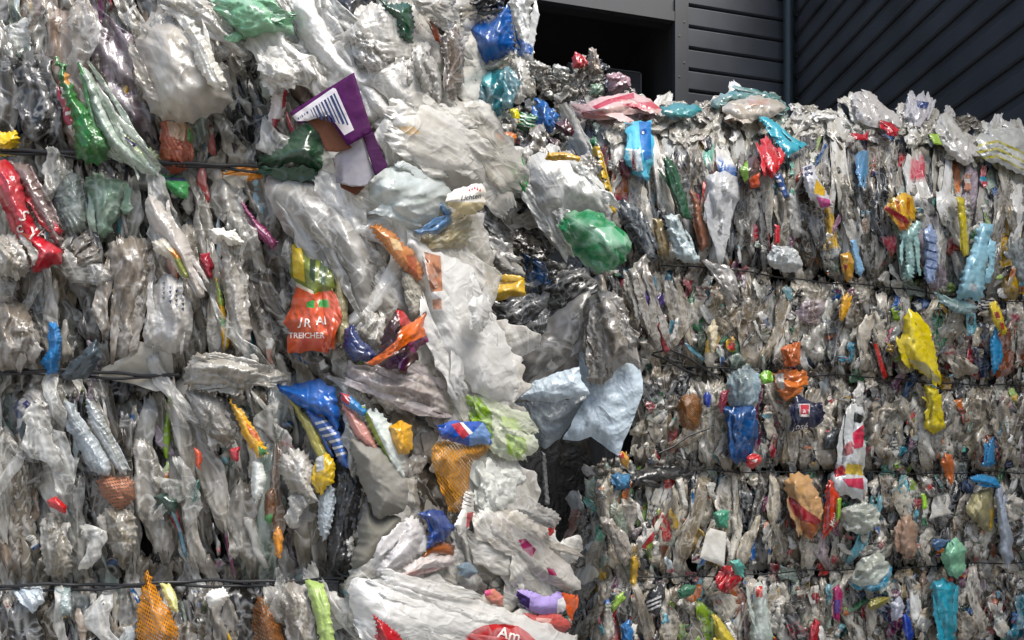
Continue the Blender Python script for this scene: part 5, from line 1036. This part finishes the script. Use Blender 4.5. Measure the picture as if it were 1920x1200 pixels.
R('printed_bag', 'plastic bag', 'long white bag with red and yellow print crossing the third wire', [(1572, 862), (1580, 825), (1598, 800), (1590, 775), (1604, 756), (1620, 770), (1618, 800), (1622, 850), (1620, 890), (1628, 900), (1615, 938), (1600, 930), (1562, 925), (1558, 896)], 'cfd2d4', dz=.12, amp=.08, prints=[([(1598, 812), (1624, 792), (1618, 838), (1602, 842)], 'cc2c4c'), ([(1582, 835), (1598, 826), (1600, 850), (1584, 855)], 'b86464'), ([(1562, 880), (1580, 872), (1590, 888), (1566, 895)], 'c42030'), ([(1588, 868), (1616, 872), (1618, 892), (1584, 888)], 'e4c440'), ([(1580, 898), (1618, 896), (1620, 918), (1590, 912)], 'd03c5c'), ([(1602, 772), (1622, 782), (1614, 794), (1600, 790)], '1c2420')])
R('wrapper', 'wrapper', 'rust orange wrapper on the third wire near the right', [(1764, 868), (1770, 850), (1786, 852), (1790, 885), (1784, 910), (1770, 888)], 'c46420', dz=.11)
R('film_strip', 'plastic film', 'azure triangle film above the third wire at the right', [(1840, 872), (1852, 830), (1862, 818), (1866, 868), (1855, 876)], '1e84bc', dz=.11)
R('film_scrap', 'plastic film', 'crimson film beside the clear bluish bag', [(1346, 762), (1352, 735), (1366, 730), (1362, 755), (1352, 775)], '8c1630', dz=.10)
R('film_scrap', 'plastic film', 'small cobalt blue scrap left of the crimson film', [(1318, 742), (1326, 732), (1334, 745), (1330, 765), (1320, 760)], '2440a0', dz=.10)
R('net_scrap', 'net bag', 'brown orange net wad left of the cobalt scrap', [(1270, 765), (1278, 742), (1300, 735), (1318, 758), (1312, 800), (1290, 808), (1274, 792)], '8c5a28', dz=.09, mat='net', amp=.07)
R('wrapper', 'wrapper', 'red and white wrapper under the deep blue bag', [(1396, 868), (1404, 854), (1425, 852), (1428, 868), (1410, 880)], 'cc2c30', dz=.13, prints=[([(1408, 864), (1420, 860), (1418, 868)], 'e8e4e0')])
R('wrapper', 'wrapper', 'amber and red scrap below the tip of the pale blue sheet', [(1158, 852), (1166, 845), (1180, 858), (1178, 880), (1166, 874)], 'd09820', dz=.10, prints=[([(1160, 850), (1168, 848), (1172, 860), (1162, 860)], 'b43020')])
R('film_scrap', 'plastic film', 'blue film scrap at the edge of the black gap', [(1146, 892), (1160, 886), (1180, 890), (1180, 916), (1152, 918)], '4484b4', dz=.06)
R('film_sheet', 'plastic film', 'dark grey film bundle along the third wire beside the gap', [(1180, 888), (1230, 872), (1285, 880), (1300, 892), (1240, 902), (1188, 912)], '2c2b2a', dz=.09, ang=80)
R('film_scrap', 'plastic film', 'charcoal film patch below the navy packet', [(1542, 820), (1570, 795), (1574, 815), (1568, 842), (1545, 842)], '3c444a', dz=.09)
# ---------------- far bale, fourth band
R('plastic_bag', 'plastic bag', 'beige and orange bag with a dark red band', [(1472, 905), (1490, 888), (1515, 892), (1532, 920), (1545, 955), (1542, 985), (1522, 1012), (1500, 990), (1480, 950)], 'c89c68', dz=.11, bulge=.35, prints=[([(1476, 930), (1488, 935), (1510, 955), (1540, 975), (1536, 985), (1500, 975), (1482, 955)], '9c1c24'), ([(1500, 975), (1536, 985), (1522, 1012), (1502, 992)], 'a8581c')])
R('packet', 'packet', 'tall orange red packet with vertical white writing', [(1550, 915), (1558, 900), (1574, 930), (1572, 975), (1556, 1000), (1544, 1008), (1546, 960)], 'cc3c18', dz=.12, bulge=.15, amp=.05, prints=[([(1550, 915), (1556, 902), (1558, 990), (1546, 1004)], '8c2018')], text=[('Mexi', 1563, 990, 13, 72, 'ecdcd0', .3)])
R('film_strip', 'plastic film', 'thin lime strip beside the tall orange red packet', [(1570, 935), (1577, 932), (1576, 970), (1569, 978)], '8cbc34', dz=.14)
R('plastic_bag', 'plastic bag', 'pale crinkled packet lying sideways with a green tinge', [(1574, 962), (1588, 946), (1630, 944), (1650, 956), (1648, 985), (1615, 1004), (1582, 992)], 'c4c8ba', dz=.12, amp=.2, crum=1.2, mat='white_film')
R('plastic_bag', 'plastic bag', 'pinkish beige crumpled bag in the fourth band', [(1680, 1000), (1690, 972), (1706, 965), (1720, 985), (1718, 1040), (1696, 1048), (1684, 1022)], 'ac8c76', dz=.11, bulge=.4)
R('plastic_bag', 'plastic bag', 'clear bag with a blue rim sagging over the lowest wire', [(1596, 1082), (1608, 1050), (1640, 1035), (1665, 1045), (1676, 1070), (1660, 1100), (1630, 1112), (1605, 1106), (1590, 1092)], 'bcc4b8', dz=.12, alpha=1, bulge=.4, mat='clear_film', prints=[([(1590, 1088), (1612, 1100), (1645, 1096), (1666, 1072), (1670, 1055), (1678, 1072), (1660, 1102), (1630, 1114), (1605, 1108)], '3a94b4')])
R('plastic_bag', 'plastic bag', 'mint green bag hanging above the teal bag', [(1764, 1045), (1772, 1022), (1792, 1008), (1812, 1030), (1810, 1068), (1795, 1084), (1778, 1078)], '8ccca8', dz=.12, bulge=.4)
R('teal_bag', 'plastic bag', 'turquoise bag hanging under the mint green bag', [(1746, 1092), (1768, 1086), (1792, 1100), (1792, 1150), (1786, 1215), (1766, 1215), (1750, 1140)], '249cb4', dz=.10, bulge=.3)
R('film_scrap', 'plastic film', 'blue grey twisted film left of the mint green bag', [(1746, 1020), (1760, 1010), (1782, 1012), (1778, 1024), (1752, 1032)], '4c6c94', dz=.11)
R('film_strip', 'plastic film', 'bright blue handle at the right under the third wire', [(1818, 892), (1845, 890), (1870, 896), (1874, 915), (1850, 908), (1822, 902)], '2c88c0', dz=.12, ang=80)
R('film_strip', 'plastic film', 'pale lavender strip falling from the blue handle', [(1866, 905), (1878, 905), (1886, 960), (1900, 1010), (1902, 1045), (1888, 1062), (1874, 1030), (1870, 960)], 'aeb8c8', dz=.11, bulge=.4)
R('film_sheet', 'wrapper', 'yellow and olive wrapper inside the lavender strip', [(1818, 950), (1834, 920), (1858, 915), (1866, 950), (1858, 1000), (1840, 990), (1822, 975)], '9c946c', dz=.10, prints=[([(1818, 950), (1834, 922), (1842, 950), (1828, 970)], 'd8cc9c'), ([(1858, 955), (1866, 950), (1862, 990), (1856, 992)], 'd4ac20')])
R('film_scrap', 'plastic film', 'neon lime triangle in the fourth band', [(1728, 925), (1733, 924), (1740, 952), (1730, 955)], 'a8e42c', dz=.11)
R('paper_scrap', 'paper', 'white square paper bag in the fourth band', [(1324, 1000), (1332, 990), (1362, 998), (1358, 1062), (1312, 1046)], 'd8d6d0', dz=.12, mat='card', hard=True, amp=.03)
R('wrapper', 'wrapper', 'white and red bent wrapper left of the white square', [(1190, 1012), (1204, 1002), (1204, 982), (1216, 976), (1226, 992), (1226, 1010), (1212, 1030), (1200, 1026)], 'd8d4d0', dz=.12, prints=[([(1226, 996), (1228, 1012), (1212, 1030), (1202, 1026), (1214, 1010)], 'c01c2c'), ([(1210, 980), (1220, 980), (1222, 990), (1212, 992)], '242424')])
R('film_scrap', 'plastic film', 'sea green scrap above the white square', [(1338, 962), (1352, 955), (1366, 958), (1364, 990), (1342, 988)], '4c9c80', dz=.10)
R('film_strip', 'plastic film', 'white tube stub in the fourth band near the gap', [(1266, 900), (1280, 896), (1290, 950), (1278, 955)], 'c8c4bc', dz=.10, bulge=.6)
R('film_sheet', 'plastic film', 'brown grey leaf film left of the bent wrapper', [(1120, 975), (1140, 965), (1170, 1000), (1184, 1040), (1178, 1068), (1160, 1050), (1140, 1010)], '9a9084', dz=.10, mat='clear_film', alpha=.95)
R('film_scrap', 'plastic film', 'pair of red scraps on the lowest wire', [(1342, 1082), (1358, 1060), (1374, 1062), (1392, 1085), (1376, 1100), (1362, 1112), (1346, 1104)], 'b41824', dz=.11, amp=.2)
R('film_scrap', 'plastic film', 'turquoise scrap above the pair of red scraps', [(1368, 1052), (1384, 1048), (1396, 1060), (1394, 1082), (1378, 1078)], '5cb0a4', dz=.12)
R('film_strip', 'wrapper', 'yellow hook shaped strip right of the leaf film', [(1184, 1045), (1194, 1040), (1196, 1080), (1190, 1100), (1180, 1090)], 'c8a018', dz=.11)
# ---------------- far bale, bottom band
R('film_strip', 'plastic film', 'lime green strip near the foot of the gap', [(1146, 1142), (1154, 1118), (1172, 1108), (1168, 1125), (1152, 1148)], '8cb438', dz=.09)
R('film_strip', 'plastic film', 'magenta and violet strip under the lowest wire', [(1562, 1105), (1572, 1095), (1580, 1112), (1574, 1165), (1564, 1160)], '9c1c5c', dz=.10, prints=[([(1564, 1125), (1576, 1125), (1574, 1150), (1564, 1150)], '5c3c8c')])
R('film_strip', 'plastic film', 'red strip with white edge at the bottom edge', [(1518, 1180), (1528, 1160), (1538, 1168), (1530, 1212), (1516, 1212)], 'b81c2c', dz=.10)
R('film_strip', 'plastic film', 'cobalt strip at the bottom edge near the right', [(1692, 1155), (1702, 1148), (1714, 1190), (1706, 1212), (1694, 1190)], '1c3c9c', dz=.10)
R('film_scrap', 'plastic film', 'pale lilac film leaf left of the cobalt strip', [(1670, 1130), (1686, 1118), (1698, 1135), (1684, 1162), (1672, 1165)], 'b0b4c4', dz=.10)
R('film_strip', 'plastic film', 'yellow bent strip at the bottom below the red pair', [(1336, 1150), (1350, 1160), (1376, 1195), (1384, 1212), (1345, 1212)], 'c8b438', dz=.10)
R('film_scrap', 'plastic film', 'blue film patch at the bottom below the lime strip', [(1164, 1172), (1180, 1162), (1188, 1185), (1182, 1212), (1168, 1205)], '2c6ca8', dz=.10)
R('printed_bag', 'plastic bag', 'black and white printed packet below the lowest wire near the gap', [(1208, 1130), (1222, 1100), (1240, 1090), (1248, 1120), (1232, 1155), (1218, 1150)], '26262a', dz=.10, prints=[([(1212, 1128 + i * 8), (1240, 1116 + i * 8), (1240, 1120 + i * 8), (1212, 1132 + i * 8)], 'dcdce0') for i in range(3)])
R('film_scrap', 'plastic film', 'dark green folded scrap under the lowest wire', [(1270, 1110), (1285, 1095), (1305, 1098), (1300, 1115), (1275, 1122)], '2c6c50', dz=.10)
R('plastic_bag', 'plastic bag', 'whitish green tinted bag standing below the lowest wire', [(1410, 1098), (1432, 1090), (1440, 1130), (1450, 1215), (1404, 1215), (1412, 1150)], 'c0ccc4', dz=.10, alpha=.97, mat='white_film', prints=[([(1416, 1100), (1430, 1098), (1430, 1120), (1418, 1120)], 'c8483c')])
R('film_wad', 'plastic film', 'olive yellow netting under the blue rimmed bag', [(1625, 1135), (1645, 1118), (1668, 1120), (1660, 1135), (1632, 1145)], '8c8434', dz=.11)
